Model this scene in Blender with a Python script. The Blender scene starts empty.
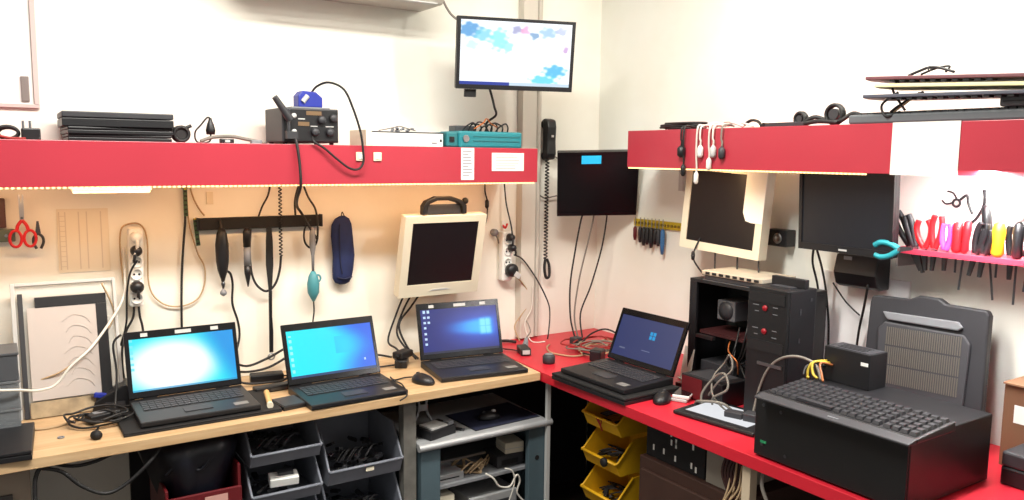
import bpy, math, random
from mathutils import Vector, Matrix, Euler
random.seed(7)
SC = bpy.context.scene; COL = SC.collection
PI = math.pi
def lin(c): return tuple(((v/255)/12.92 if v/255 <= .04045 else ((v/255+.055)/1.055)**2.4) for v in c)
# ---------------------------------------------------------------- materials
MATS = {}
def mat(name, rgb, rough=.5, metal=0, noise=0, scale=8, emit=0, alpha=1, trans=0, spec=.5, bump=0):
    if name in MATS: return MATS[name]
    m = bpy.data.materials.new(name); m.use_nodes = True; nt = m.node_tree; b = nt.nodes['Principled BSDF']
    c = lin(rgb)
    b.inputs['Base Color'].default_value = (*c, 1); b.inputs['Roughness'].default_value = rough
    b.inputs['Metallic'].default_value = metal; b.inputs['Specular IOR Level'].default_value = spec
    if trans: b.inputs['Transmission Weight'].default_value = trans
    if alpha < 1: b.inputs['Alpha'].default_value = alpha
    if emit:
        b.inputs['Emission Color'].default_value = (*c, 1); b.inputs['Emission Strength'].default_value = emit
    if noise or bump:
        tc = nt.nodes.new('ShaderNodeTexCoord'); n = nt.nodes.new('ShaderNodeTexNoise')
        n.inputs['Scale'].default_value = scale; n.inputs['Detail'].default_value = 5
        nt.links.new(tc.outputs['Object'], n.inputs['Vector'])
        if noise:
            r = nt.nodes.new('ShaderNodeValToRGB'); r.color_ramp.elements[0].position = .3; r.color_ramp.elements[1].position = .7
            r.color_ramp.elements[0].color = (*[v*(1-noise) for v in c], 1); r.color_ramp.elements[1].color = (*[min(1, v*(1+noise*.6)) for v in c], 1)
            nt.links.new(n.outputs['Fac'], r.inputs['Fac']); nt.links.new(r.outputs['Color'], b.inputs['Base Color'])
        if bump:
            bp = nt.nodes.new('ShaderNodeBump'); bp.inputs['Strength'].default_value = bump; bp.inputs['Distance'].default_value = .002
            nt.links.new(n.outputs['Fac'], bp.inputs['Height']); nt.links.new(bp.outputs['Normal'], b.inputs['Normal'])
    MATS[name] = m; return m
BLK = mat('black_plastic', (24, 24, 27), .42, noise=.15)
BLK2 = mat('soft_black', (15, 15, 17), .7)
GLOSS = mat('gloss_black', (14, 14, 17), .22)
CHAR = mat('charcoal_plastic', (52, 52, 56), .5, noise=.12)
GREY = mat('grey_plastic', (128, 130, 134), .5, noise=.1)
LGREY = mat('light_grey_plastic', (190, 190, 188), .5)
BEIGE = mat('beige_plastic', (222, 214, 192), .5, noise=.04)
WHITE = mat('white_plastic', (235, 235, 230), .45)
PAPER = mat('paper', (238, 236, 228), .85)
INK = mat('print_ink', (120, 120, 125), .8)
RED = mat('red_laminate', (178, 54, 68), .28, noise=.05, scale=3)
REDESK = mat('red_worktop', (196, 34, 50), .4, noise=.05, scale=4)
REDP = mat('red_plastic', (214, 30, 38), .4)
MAROON = mat('maroon_plastic', (96, 20, 26), .45)
TEAL = mat('teal_plastic', (28, 128, 138), .45, noise=.12)
YEL = mat('yellow_plastic', (222, 172, 24), .5, noise=.12, scale=14)
BINGREY = mat('bin_grey_plastic', (118, 122, 132), .55, noise=.12, scale=14)
NAVY = mat('navy_cloth', (22, 36, 82), .8, noise=.25, scale=18)
BLUE = mat('blue_plastic', (34, 48, 150), .45)
PURP = mat('purple_plastic', (150, 80, 170), .45)
STEEL = mat('steel', (170, 172, 176), .32, 1)
DSTEEL = mat('dark_steel', (90, 92, 96), .4, .9)
SILVER = mat('silver_paint', (176, 178, 180), .38, .3)
BLUEGREY = mat('blue_grey_board', (72, 90, 98), .6, noise=.08)
COPPER = mat('copper', (190, 110, 60), .4, .6)
GOLD = mat('brass_yellow', (196, 170, 40), .45, .2)
CORD = mat('black_cord', (26, 25, 26), .55)
WCORD = mat('white_cord', (214, 210, 200), .6)
GCORD = mat('grey_cord', (120, 114, 106), .6)
RCORD = mat('red_cord', (150, 32, 30), .55)
TCORD = mat('tan_cord', (176, 150, 116), .6)
YCORD = mat('yellow_cord', (186, 160, 50), .5)
BROWN = mat('brown_wood', (66, 44, 36), .6, noise=.2, scale=6)
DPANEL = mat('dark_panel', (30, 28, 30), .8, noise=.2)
GREENP = mat('circuit_green', (52, 84, 50), .5, noise=.3, scale=60)
CREAM = mat('cream_card', (232, 226, 176), .7)
BAG = mat('black_bag', (18, 20, 30), .38, noise=.3, scale=9)
SCREENOFF = mat('screen_off', (15, 13, 17), .38)
LEDW = mat('warm_led', (255, 214, 150), .5, emit=1.6)
TUBE = mat('tube_glow', (255, 250, 252), .5, emit=14)
CLEAR = mat('clear_acrylic', (225, 225, 220), .12, alpha=.35)
FROST = mat('smoky_clear_plastic', (128, 132, 136), .25, alpha=.6)

def woodmat():
    m = bpy.data.materials.new('beech_laminate'); m.use_nodes = True; nt = m.node_tree; b = nt.nodes['Principled BSDF']
    tc = nt.nodes.new('ShaderNodeTexCoord'); mp = nt.nodes.new('ShaderNodeMapping'); n = nt.nodes.new('ShaderNodeTexNoise')
    mp.inputs['Scale'].default_value = (1.5, 22, 22); n.inputs['Scale'].default_value = 3; n.inputs['Detail'].default_value = 6
    r = nt.nodes.new('ShaderNodeValToRGB'); r.color_ramp.elements[0].position = .3; r.color_ramp.elements[1].position = .75
    r.color_ramp.elements[0].color = (*lin((186, 150, 108)), 1); r.color_ramp.elements[1].color = (*lin((208, 178, 138)), 1)
    L = nt.links.new
    L(tc.outputs['Object'], mp.inputs['Vector']); L(mp.outputs['Vector'], n.inputs['Vector']); L(n.outputs['Fac'], r.inputs['Fac'])
    L(r.outputs['Color'], b.inputs['Base Color']); b.inputs['Roughness'].default_value = .42
    return m
BEECH = woodmat()
def wallmat(name, rgb, stain):
    m = bpy.data.materials.new(name); m.use_nodes = True; nt = m.node_tree; b = nt.nodes['Principled BSDF']; L = nt.links.new
    tc = nt.nodes.new('ShaderNodeTexCoord'); n = nt.nodes.new('ShaderNodeTexNoise'); n.inputs['Scale'].default_value = 2.2; n.inputs['Detail'].default_value = 7
    r = nt.nodes.new('ShaderNodeValToRGB'); r.color_ramp.elements[0].position = .3; r.color_ramp.elements[1].position = .62
    r.color_ramp.elements[0].color = (*lin(stain), 1); r.color_ramp.elements[1].color = (*lin(rgb), 1)
    n2 = nt.nodes.new('ShaderNodeTexNoise'); n2.inputs['Scale'].default_value = 60
    bp = nt.nodes.new('ShaderNodeBump'); bp.inputs['Strength'].default_value = .15; bp.inputs['Distance'].default_value = .002
    L(tc.outputs['Object'], n.inputs['Vector']); L(n.outputs['Fac'], r.inputs['Fac']); L(r.outputs['Color'], b.inputs['Base Color'])
    L(tc.outputs['Object'], n2.inputs['Vector']); L(n2.outputs['Fac'], bp.inputs['Height']); L(bp.outputs['Normal'], b.inputs['Normal'])
    b.inputs['Roughness'].default_value = .8
    return m
WALL = wallmat('painted_wall', (245, 243, 233), (236, 231, 217))
WALLR = wallmat('painted_wall_side', (241, 243, 235), (233, 233, 220))
CEIL = mat('ceiling_paint', (235, 232, 224), .9)
FLOORM = mat('floor_tile', (70, 62, 58), .5, noise=.2, scale=5)

# ---------------------------------------------------------------- mesh helpers
def E(rx=0, ry=0, rz=0): return Euler((math.radians(rx), math.radians(ry), math.radians(rz))).to_matrix().to_4x4()
def Tm(x, y, z): return Matrix.Translation((x, y, z))
class MB:
    def __init__(s): s.v = []; s.f = []; s.sm = []; s.M = Matrix.Identity(4)
    def add(s, vs, fs, smooth=False):
        n = len(s.v); s.v += [tuple(s.M @ Vector(v)) for v in vs]
        for f in fs: s.f.append([i+n for i in f]); s.sm.append(smooth)
        return s
    def at(s, M): s.M = M; return s
    def box(s, x0, x1, y0, y1, z0, z1):
        v = [(x, y, z) for z in (z0, z1) for y in (y0, y1) for x in (x0, x1)]
        return s.add(v, [(0, 2, 3, 1), (4, 5, 7, 6), (0, 1, 5, 4), (2, 6, 7, 3), (0, 4, 6, 2), (1, 3, 7, 5)])
    def prism(s, poly, ax, a, b):
        P = {'x': lambda p, t: (t, p[0], p[1]), 'y': lambda p, t: (p[0], t, p[1]), 'z': lambda p, t: (p[0], p[1], t)}[ax]
        n = len(poly); v = [P(p, a) for p in poly]+[P(p, b) for p in poly]
        return s.add(v, [tuple(range(n))[::-1], tuple(range(n, 2*n))]+[(i, (i+1) % n, n+(i+1) % n, n+i) for i in range(n)])
    def cyl(s, p0, p1, r0, r1=None, n=14):
        r1 = r0 if r1 is None else r1
        a, b = Vector(p0), Vector(p1); d = (b-a).normalized(); u = d.orthogonal().normalized(); w = d.cross(u)
        v = []
        for c, r in ((a, r0), (b, r1)):
            for i in range(n):
                t = 2*PI*i/n; v.append(c+u*r*math.cos(t)+w*r*math.sin(t))
        N = len(s.v)
        s.add(v, [(i, (i+1) % n, n+(i+1) % n, n+i) for i in range(n)], True)
        return s.add(v, [tuple(range(n))[::-1], tuple(range(n, 2*n))])
    def lathe(s, prof, axis_p0, axis_d, n=16):
        a = Vector(axis_p0); d = Vector(axis_d).normalized(); u = d.orthogonal().normalized(); w = d.cross(u); v = []
        for r, h in prof:
            for i in range(n):
                t = 2*PI*i/n; v.append(a+d*h+u*r*math.cos(t)+w*r*math.sin(t))
        fs = []
        for k in range(len(prof)-1):
            fs += [(k*n+i, k*n+(i+1) % n, (k+1)*n+(i+1) % n, (k+1)*n+i) for i in range(n)]
        fs += [tuple(range(n))[::-1], tuple(range((len(prof)-1)*n, len(prof)*n))]
        return s.add(v, fs, True)
    def ball(s, c, r, sc=(1, 1, 1), n=12):
        v = []; fs = []; m = n//2
        for k in range(m+1):
            p = PI*k/m
            for i in range(n):
                t = 2*PI*i/n
                v.append((c[0]+r*sc[0]*max(math.sin(p), .02)*math.cos(t), c[1]+r*sc[1]*max(math.sin(p), .02)*math.sin(t), c[2]+r*sc[2]*math.cos(p)))
        for k in range(m): fs += [(k*n+i, (k+1)*n+i, (k+1)*n+(i+1) % n, k*n+(i+1) % n) for i in range(n)]
        return s.add(v, fs, True)
    def tube(s, pts, r, n=6, k=6, closed=False):
        P = [Vector(p) for p in pts]
        if len(P) > 2 or closed:
            Q = []; N = len(P); rng = range(N if closed else N-1)
            for i in rng:
                g = (lambda j: P[j % N]) if closed else (lambda j: P[max(0, min(N-1, j))])
                a, b, c, d = g(i-1), g(i), g(i+1), g(i+2)
                for q in range(k):
                    t = q/k
                    Q.append(.5*((2*b)+(c-a)*t+(2*a-5*b+4*c-d)*t*t+(3*b-a-3*c+d)*t**3))
            if not closed: Q.append(P[-1])
            P = Q
        N = len(P); v = []; u = None
        for i in range(N):
            if closed: d = P[(i+1) % N]-P[i-1]
            else: d = P[min(N-1, i+1)]-P[max(0, i-1)]
            d = d.normalized() if d.length > 1e-9 else Vector((0, 0, 1))
            if u is None: u = d.orthogonal().normalized()
            u = (u-d*u.dot(d)); u = u.normalized() if u.length > 1e-6 else d.orthogonal().normalized()
            w = d.cross(u)
            for j in range(n):
                t = 2*PI*j/n; v.append(P[i]+u*r*math.cos(t)+w*r*math.sin(t))
        fs = [(i*n+j, i*n+(j+1) % n, ((i+1) % N)*n+(j+1) % n, ((i+1) % N)*n+j) for i in range(N if closed else N-1) for j in range(n)]
        if not closed: fs += [tuple(range(n))[::-1], tuple(range((N-1)*n, N*n))]
        return s.add(v, fs, True)
    def ring(s, c, R, r, ax='y', n=20, sc=(1, 1)):
        pts = []
        for i in range(n):
            t = 2*PI*i/n; a, b = R*sc[0]*math.cos(t), R*sc[1]*math.sin(t)
            pts.append({'x': (c[0], c[1]+a, c[2]+b), 'y': (c[0]+a, c[1], c[2]+b), 'z': (c[0]+a, c[1]+b, c[2])}[ax])
        return s.tube(pts, r, 6, 1, True)
def link_mesh(name, mb, m, parent=None, bev=0):
    me = bpy.data.meshes.new(name); me.from_pydata(mb.v, [], mb.f); me.polygons.foreach_set('use_smooth', mb.sm)
    me.materials.append(m); me.update()
    o = bpy.data.objects.new(name, me); COL.objects.link(o)
    if parent: o.parent = parent
    if bev:
        b = o.modifiers.new('bevel', 'BEVEL'); b.width = bev; b.segments = 2; b.limit_method = 'ANGLE'; b.angle_limit = .7
    return o
def tag(o, label, cat, group=None, kind=None):
    o['label'] = label; o['category'] = cat
    if group: o['group'] = group
    if kind: o['kind'] = kind
    return o
def thing(name, label, cat, loc=(0, 0, 0), rot=(0, 0, 0), group=None):
    o = bpy.data.objects.new(name, None); COL.objects.link(o); o.empty_display_size = .05
    o.location = loc; o.rotation_euler = [math.radians(a) for a in rot]
    return tag(o, label, cat, group)
def struct(name, mb, m):
    o = link_mesh(name, mb, m); o['kind'] = 'structure'; return o
def solo(name, mb, m, label, cat, group=None, bev=0, kind=None):
    return tag(link_mesh(name, mb, m, None, bev), label, cat, group, kind)
def copy_tree(o, parent=None):
    c = o.copy(); COL.objects.link(c); c.parent = parent
    for ch in list(o.children): copy_tree(ch, c)
    return c
def lab(o, t): o['label'] = t; return o

def emis_mat(strength):
    k = 'display_%g' % strength
    if k in MATS: return MATS[k]
    m = bpy.data.materials.new(k); m.use_nodes = True; nt = m.node_tree; b = nt.nodes['Principled BSDF']
    a = nt.nodes.new('ShaderNodeAttribute'); a.attribute_name = 'picture'
    b.inputs['Base Color'].default_value = (.01, .01, .012, 1); b.inputs['Roughness'].default_value = .3
    nt.links.new(a.outputs['Color'], b.inputs['Emission Color']); b.inputs['Emission Strength'].default_value = strength
    MATS[k] = m; return m
def display(name, w, h, y, z0, fn, parent, strength=1, nx=96, ny=60):
    """a lit screen: picture shown by the panel, in the local xz plane facing -y"""
    v = [((i/nx-.5)*w, y, z0+j/ny*h) for j in range(ny+1) for i in range(nx+1)]
    f = [(j*(nx+1)+i, j*(nx+1)+i+1, (j+1)*(nx+1)+i+1, (j+1)*(nx+1)+i) for j in range(ny) for i in range(nx)]
    me = bpy.data.meshes.new(name); me.from_pydata(v, [], f); me.materials.append(emis_mat(strength))
    at = me.color_attributes.new('picture', 'FLOAT_COLOR', 'CORNER')
    cols = []
    for p in me.polygons:
        q = p.index; i, j = q % nx, q//nx; c = lin(fn((i+.5)/nx, (j+.5)/ny))
        for _ in p.loop_indices: cols += [*c, 1]
    at.data.foreach_set('color', cols); me.update()
    o = bpy.data.objects.new(name, me); COL.objects.link(o); o.parent = parent; return o
def mixc(a, b, t): t = max(0, min(1, t)); return tuple(x*(1-t)+y*t for x, y in zip(a, b))
def sst(a, b, x): t = max(0, min(1, (x-a)/(b-a))); return t*t*(3-2*t)

# ================================================================= THE ROOM
struct('floor', MB().box(-4.2, .12, -4.2, .12, -.1, 0), FLOORM)
struct('wall_back', MB().box(-4.2, .12, 0, .12, 0, 2.8), WALL)
struct('wall_right', MB().box(0, .12, -4.2, 0, 0, 2.8), WALLR)
struct('ceiling', MB().box(-4.2, .12, -4.2, .12, 2.8, 2.9), CEIL)
struct('trim_1', MB().box(-.475, -.40, -.045, 0, .76, 2.8), mat('casing_paint', (206, 200, 188), .7))
struct('trim_2', MB().cyl((-.372, -.018, .76), (-.372, -.018, 2.8), .014), mat('pipe_paint', (196, 190, 178), .6))

# ---------------------------------------------------------------- red shelves
t = thing('wall_shelf', 'long red shelf with deep front board running along the left wall', 'shelf', (-1.6, 0, 1.49))
link_mesh('shelf_board', MB().box(-1.6, 1.03, -.285, 0, .12, .138), RED, t)
link_mesh('front_board', MB().box(-1.6, 1.03, -.3, -.285, 0, .14), RED, t, .0015)
link_mesh('end_board', MB().box(1.015, 1.03, -.284, 0, 0, .119), RED, t)
mb = MB()
for i in range(150): mb.box(-1.2+i*.0148, -1.2+i*.0148+.008, -.3015, -.289, -.005, 0)
lab(link_mesh('light_strip', mb, LEDW, t), 'string of tiny warm diodes along the lower edge')
t['label'] = 'long red shelf with deep front board running along the left wall'

t = thing('wall_shelf', 'red shelf with a white card panel, on the right wall above the tools', 'shelf', (0, -.555, 1.558))
link_mesh('shelf_board', MB().box(-.285, 0, -1.9, 0, .125, .145), RED, t)
link_mesh('front_board', MB().box(-.3, -.285, -1.9, 0, 0, .147), RED, t, .0015)
mb = MB()
for i in range(72): mb.box(-.3015, -.289, -.01-i*.0148-.008, -.01-i*.0148, -.005, 0)
lab(link_mesh('light_strip', mb, LEDW, t), 'string of tiny warm diodes along the lower edge')
lab(link_mesh('card_panel', MB().box(-.302, -.3001, -1.345, -1.15, -.002, .148), PAPER, t), 'white card panel')
link_mesh('bracket', MB().box(-.02, 0, -.04, -.015, -.1, .125).box(-.27, 0, -.035, -.02, .105, .125), LGREY, t)

def note(name, x0, x1, z0, z1, label, rows, horiz=True):
    t = thing(name, label, 'label', (x0, -.3005, z0)); w, h = x1-x0, z1-z0
    link_mesh('sheet', MB().box(0, w, -.0012, 0, 0, h), PAPER, t)
    mb = MB(); random.seed(int(w*1000))
    for i in range(rows):
        z = h*(.12+.76*i/(rows-1)); e = w*random.uniform(.55, .86)
        mb.box(w*.12, e, -.0016, -.0012, z, z+h*.025)
    link_mesh('printed_lines', mb, INK, t)
note('paper_label', -.937, -.878, 1.502, 1.628, 'tall narrow paper label hanging over the red front board', 9)
note('paper_label', -.795, -.640, 1.537, 1.610, 'wide printed paper label near the right end of red board', 6)
for i, (x, l) in enumerate(((-1.36, 'small cream square switch on red board, with cable hanging in front'), (-1.292, 'small cream square switch on red board, uncovered, right of its twin'))):
    s = thing('switch', l, 'switch', (x, -.3003, 1.59), group='small square switches on the red board')
    link_mesh('plate', MB().box(-.016, .016, -.006, 0, -.016, .016), mat('cream_plastic', (236, 224, 196), .5), s, .002)
    link_mesh('rocker', MB().box(-.007, .007, -.009, -.006, -.009, .009), WHITE, s, .001)

# ---------------------------------------------------------------- desks
t = thing('wooden_desk', 'long beech-topped workbench along the left wall', 'desk', (-1.9, 0, 0))
link_mesh('tabletop', MB().prism([(-1.4, -.555), (1.188, -.545), (1.233, -.003), (-1.4, -.003)], 'z', .718, .75), BEECH, t, .002)
lab(link_mesh('leg', MB().box(.615, .665, -.50, -.46, 0, .717), mat('worn_steel', (120, 118, 112), .5, .3, noise=.3, scale=20), t), 'grey steel post leg')
lab(link_mesh('leg', MB().box(1.232, 1.248, -.535, -.52, 0, .717), LGREY, t), 'thin pale leg at the inner corner')
lab(link_mesh('leg', MB().box(-1.0, -.95, -.50, -.46, 0, .717), GREY, t), 'grey leg near the left end')
t = thing('red_desk', 'red-topped workbench along the right wall, joined to the wooden one', 'desk', (0, 0, 0))
link_mesh('tabletop', MB().prism([(-.662, -.001), (-.706, -.548), (-.712, -2.4), (-.001, -2.4), (-.001, -.001)], 'z', .712, .75), REDESK, t, .002)
lab(link_mesh('leg', MB().box(-.69, -.66, -1.575, -1.545, 0, .711), mat('cream_post', (200, 184, 158), .6), t), 'cream square post leg')
link_mesh('leg', MB().box(-.69, -.66, -2.35, -2.32, 0, .711), MATS['cream_post'], t)
solo('dark_backing', MB().box(-2.13, -.06, -.03, -.004, 0, .70), DPANEL, 'dark board standing in for shade on the wall below the wooden workbench', 'panel')  # added dark board: stands in for desk shade on the wall
solo('dark_backing', MB().box(-.06, -.03, -2.3, -.04, 0, .70), DPANEL, 'dark board standing in for shade on the wall below the red workbench', 'panel')  # same stand-in for shade, under the red desk

# ================================================================= LAPTOPS
def make_laptop(label, loc, yaw, w=.37, d=.245, lid=.235, tilt=20, fn=None, strength=1, stickers=True, lidm=GLOSS, deckm=BLK, stick=(1,)):
    t = thing('laptop', label, 'laptop', loc, (0, 0, yaw))
    h = .026
    BS = link_mesh('base', MB().prism([(0, 0), (0, h), (-d, h*.72), (-d, .003), (-d+.01, 0)], 'x', -w/2, w/2), deckm, t, .003)
    sl = (h*.28)/d
    kb = MB(); kw = (w-.05)/15
    for r in range(5):
        for c in range(15):
            x = -w/2+.025+c*kw; y = -.035-r*.0195; z = h+y*sl
            kb.box(x+.0012, x+kw-.0012, y-.0165, y, z, z+.0022)
    link_mesh('keyboard', kb, CHAR, BS)
    y = -.15; z = h+y*sl
    lab(link_mesh('touchpad', MB().box(-.045, .04, y-.05, y, z-.002, z+.0008), CHAR, BS), 'dark grey touchpad')
    for s in stick:
        lab(link_mesh('sticker', MB().box(w/2-.075, w/2-.03, -d+.03, -d+.06, h*.72, h*.8), mat('foil_sticker', (120, 118, 116), .4), BS), 'pale sticker on the palm rest')
    # lid hinged at the back edge
    L = link_mesh('lid', MB().at(Tm(0, -.006, h) @ E(-tilt)).box(-w/2, w/2, -.002, .008, .002, lid), lidm, t, .003)
    bz = MB(); b = .014
    M = Tm(0, -.006, h) @ E(-tilt); y0 = -.0045
    bz.at(M).box(-w/2+.002, w/2-.002, y0, -.0021, lid-.026, lid-.002).box(-w/2+.002, w/2-.002, y0, -.0021, .006, .024)
    bz.box(-w/2+.002, -w/2+b, y0, -.0021, .0241, lid-.0261).box(w/2-b, w/2-.002, y0, -.0021, .0241, lid-.0261)
    link_mesh('bezel', bz, GLOSS, L)
    dsp = display('display', w-.028, lid-.05, -.0028, .024, fn, L, strength)
    dsp.matrix_local = M
    if stickers:
        for a, b2 in ((-w*.36, -w*.30), (-.022, .03), (w*.26, w*.33)):
            lab(link_mesh('lid_label', MB().at(M).box(a, b2, y0-.0006, y0, lid-.020, lid-.008), LGREY, L), 'pale paper strip stuck on the top bezel')
    link_mesh('hinge', MB().cyl((-w*.38, .0, h+.001), (-w*.26, 0, h+.001), .006), BLK2, t)
    link_mesh('hinge', MB().cyl((w*.26, 0, h+.001), (w*.38, 0, h+.001), .006), BLK2, t)
    return t
def scr1(u, v):
    r = math.hypot((u-.38)/.52, (v-.42)/.62)
    c = mixc((250, 255, 255), (40, 226, 240), sst(.55, 1.15, r)); c = mixc(c, (16, 150, 226), sst(.82, 1.1, u+.25*v))
    if v < .035: c = mixc(c, (40, 130, 190), .6)
    if u < .035 and int(v*18) % 2 and v > .4: c = (120, 230, 240)
    return c
def scr2(u, v):
    c = mixc((0, 232, 250), (0, 214, 246), u); c = mixc(c, (12, 96, 226), sst(.5, .95, u+.18*(v-.5)+.12*math.cos(v*5)))
    if .54 < u < .83 and .42 < v < .78: c = mixc(c, (10, 190, 250), .7*sst(.85, .5, u))
    if v < .045: c = (16, 60, 110)
    if u < .06 and int(v*16) % 2 == 0 and .1 < v < .9 and .02 < u < .05: c = (150, 240, 250)
    if .86 < u < .885 and .2 < v < .25: c = (190, 220, 250)
    return c
def scr3(u, v):
    c = mixc((12, 28, 110), (10, 70, 190), sst(1.0, .1, math.hypot((u-.8)/.7, (v-.52)/.62)))
    c = mixc(c, (40, 170, 245), sst(.16, 0, abs(v-.54)-.16*(u-.2))*sst(.2, .75, u)*sst(1, .85, u))
    c = mixc(c, (120, 216, 255), .85*sst(.10, .05, abs(u-.835))*sst(.22, .13, abs(v-.54))*(.55 if abs(u-.835) < .006 or abs(v-.54) < .01 else 1))
    if v < .05: c = (12, 22, 50)
    for (cu, rows) in ((.045, 7), (.10, 3)):
        if abs(u-cu) < .017:
            k = (1-v)*8.2
            if int(k) < rows and .2 < k-int(k) < .62: c = (190, 214, 240)
    return c
def scr4(u, v):
    c = mixc((38, 52, 108), (62, 74, 118), u*.7+.3*v)
    if abs(u-.58) < .05 and abs(v-.64) < .085 and abs(u-.58) > .005 and abs(v-.64) > .008: c = (30, 170, 236)
    if .47 < u < .60 and abs(v-.26) < .012: c = (130, 140, 170)
    if .1 < u < .2 and abs(v-.2) < .01: c = (110, 120, 150)
    return c
make_laptop('laptop with bright white and cyan screen, leftmost of the open ones', (-1.972, -.25, .763), 0, .362, .24, .224, 18, scr1, 1.0, deckm=BLK)
make_laptop('laptop with cyan and blue screen, between the other two on the wooden bench', (-1.470, -.315, .7505), 1, .355, .235, .222, 20, scr2, 1.0, stickers=False)
make_laptop('laptop showing a deep blue desktop with a glowing window and icons', (-.905, -.262, .7505), -8, .362, .245, .230, 16, scr3, 1.1)
make_laptop('laptop with dull blue screen and small cyan logo on the red bench', (-.452, -.832, .776), -88, .352, .245, .212, 22, scr4, .75, stickers=False)

def closed_laptop(label, loc, rot, w, d, h=.024, m=BLK, cat='laptop', group=None):
    t = thing('closed_laptop', label, cat, loc, rot, group)
    link_mesh('base', MB().box(-w/2, w/2, -d/2, d/2, 0, h*.55), BLK, t, .002)
    link_mesh('lid', MB().box(-w/2, w/2, -d/2, d/2, h*.6, h), m, t, .003)
    link_mesh('hinge', MB().cyl((-w*.4, d/2-.004, h*.6), (w*.4, d/2-.004, h*.6), h*.25), BLK2, t)
    return t
closed_laptop('thin black closed laptop lying under the white and cyan screened one', (-1.965, -.375, .7503), (0, 0, 0), .475, .262, .0122, BLK2)
closed_laptop('black closed laptop lying under the open one on the red bench', (-.585, -.84, .7503), (0, 0, -88), .405, .275, .025, BLK2)
closed_laptop('black closed laptop at the left front corner of the wooden bench', (-2.56, -.42, .7503), (0, 0, -4), .26, .27, .028, BLK)
stk = 'closed laptops stacked on the left shelf'
closed_laptop('black closed laptop at the bottom of the shelf stack', (-2.142, -.16, 1.6285), (0, 0, 0), .295, .23, .022, BLK, group=stk)
closed_laptop('black closed laptop in the middle of the shelf stack', (-2.142, -.163, 1.651), (0, 0, 1), .30, .235, .022, BLK, group=stk)
closed_laptop('thick grey-lidded closed laptop on top of the shelf stack', (-2.145, -.166, 1.6735), (0, 0, -1), .315, .24, .045, CHAR, group=stk)

# ================================================================= MONITORS
def monitor(name, label, loc, rot, w, h, bez, m, fn=None, strength=1, foot=.0, depth=.03, scrm=SCREENOFF):
    """centre of the front face at loc, facing local -y"""
    t = thing(name, label, 'monitor', loc, rot)
    bl, br, bt, bb = bez
    HS = link_mesh('housing', MB().box(-w/2, w/2, .004, depth, -h/2, h/2), m, t, .004)
    fr = MB().box(-w/2, w/2, -.004, .0035, h/2-bt, h/2).box(-w/2, w/2, -.004, .0035, -h/2, -h/2+bb)
    fr.box(-w/2, -w/2+bl, -.004, .0035, -h/2+bb, h/2-bt).box(w/2-br, w/2, -.004, .0035, -h/2+bb, h/2-bt)
    link_mesh('frame', fr, m, t)
    if fn:
        d = display('display', w-bl-br, h-bt-bb, .001, -h/2+bb, fn, t, strength); d.location.x = (bl-br)/2
    else:
        link_mesh('screen', MB().box(-w/2+bl, w/2-br, 0, .0035, -h/2+bb, h/2-bt), scrm, t)
    link_mesh('back_cover', MB().prism([(-w*.3, -h*.3), (w*.3, -h*.3), (w*.3, h*.28), (-w*.3, h*.28)], 'y', depth, depth+.025), m, HS, .008)
    return t
def tvfn(u, v):
    random.seed(3)
    c = (246, 250, 255)
    def blob(c, cu, cv, ru, rv, col, k=.8):
        d = math.hypot((u-cu)/ru, (v-cv)/rv)+.25*math.sin(u*61+v*17)*math.sin(v*53-u*23)
        return mixc(c, col, k*sst(1.05, .5, d))
    for a in ((.08, .85, .12, .14, (70, 140, 200)), (.2, .78, .1, .12, (120, 200, 220)), (.34, .72, .09, .2, (130, 226, 226)), (.42, .6, .06, .1, (150, 220, 225)),
              (.5, .88, .06, .08, (150, 150, 190)), (.57, .87, .05, .08, (235, 160, 200)), (.66, .8, .05, .07, (110, 150, 190)), (.78, .85, .09, .1, (150, 190, 225)),
              (.9, .88, .06, .07, (180, 190, 230)), (.86, .25, .12, .12, (60, 170, 226)), (.76, .1, .14, .1, (80, 200, 230)), (.95, .6, .03, .06, (190, 150, 200)), (.1, .62, .06, .08, (190, 235, 235))):
        c = blob(c, *a)
    if v < .05: c = (40, 60, 150) if u < .45 else (190, 210, 225)
    return c
t = monitor('television', 'lit flat television hung high near the room corner', (-.722, -.36, 1.995), (8, 0, -17.7), .48, .275, (.013, .013, .012, .018), BLK, tvfn, 1.15)
t['category'] = 'television'
link_mesh('bracket', MB().box(-.05, .05, .055, .075, -.1, .1).box(-.02, .02, .075, .17, -.03, .03), DSTEEL, t)
link_mesh('receiver', MB().box(-.20, -.155, .01, .03, -.17, -.14), BLK2, t)
t = monitor('monitor', 'black screen with blue sticker, mounted across the room corner', (-.20, -.245, 1.477), (19, -1.5, -33), .362, .305, (.012, .012, .012, .016), GLOSS, scrm=GLOSS)
lab(link_mesh('blue_sticker', MB().box(-.075, .012, -.0052, -.0041, .098, .136), mat('cyan_sticker_glow', (40, 180, 230), .5, emit=.35), t), 'cyan sticker near the top edge')  # sticker given a weak glow of its own to look brighter
link_mesh('mount_arm', MB().cyl((0, .05, 0), (.02, .13, -.03), .018), DSTEEL, t)
t = monitor('monitor', 'cream-framed monitor on the left wall with its screen off', (-.945, -.165, 1.187), (13, 0, 0), .372, .345, (.034, .034, .028, .052), BEIGE, depth=.045)
link_mesh('button_row', MB().prism([(-.05, -.150), (.05, -.150), (.03, -.143), (-.03, -.143)], 'y', -.006, -.003), LGREY, t)
link_mesh('wall_mount', MB().box(-.05, .05, .07, .125, -.06, .05), DSTEEL, t)
t = monitor('monitor', 'cream-framed monitor on the right wall, white sheet over its corner', (-.17, -.955, 1.405), (-3, 2.5, -88), .385, .335, (.03, .03, .028, .032), BEIGE, depth=.045)
lab(link_mesh('taped_sheet', MB().prism([(.105, .0), (.12, -.03), (.145, -.035), (.194, -.035), (.194, .168), (.105, .168)], 'y', -.008, -.0055), PAPER, t), 'white sheet covering the upper right corner')
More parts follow.
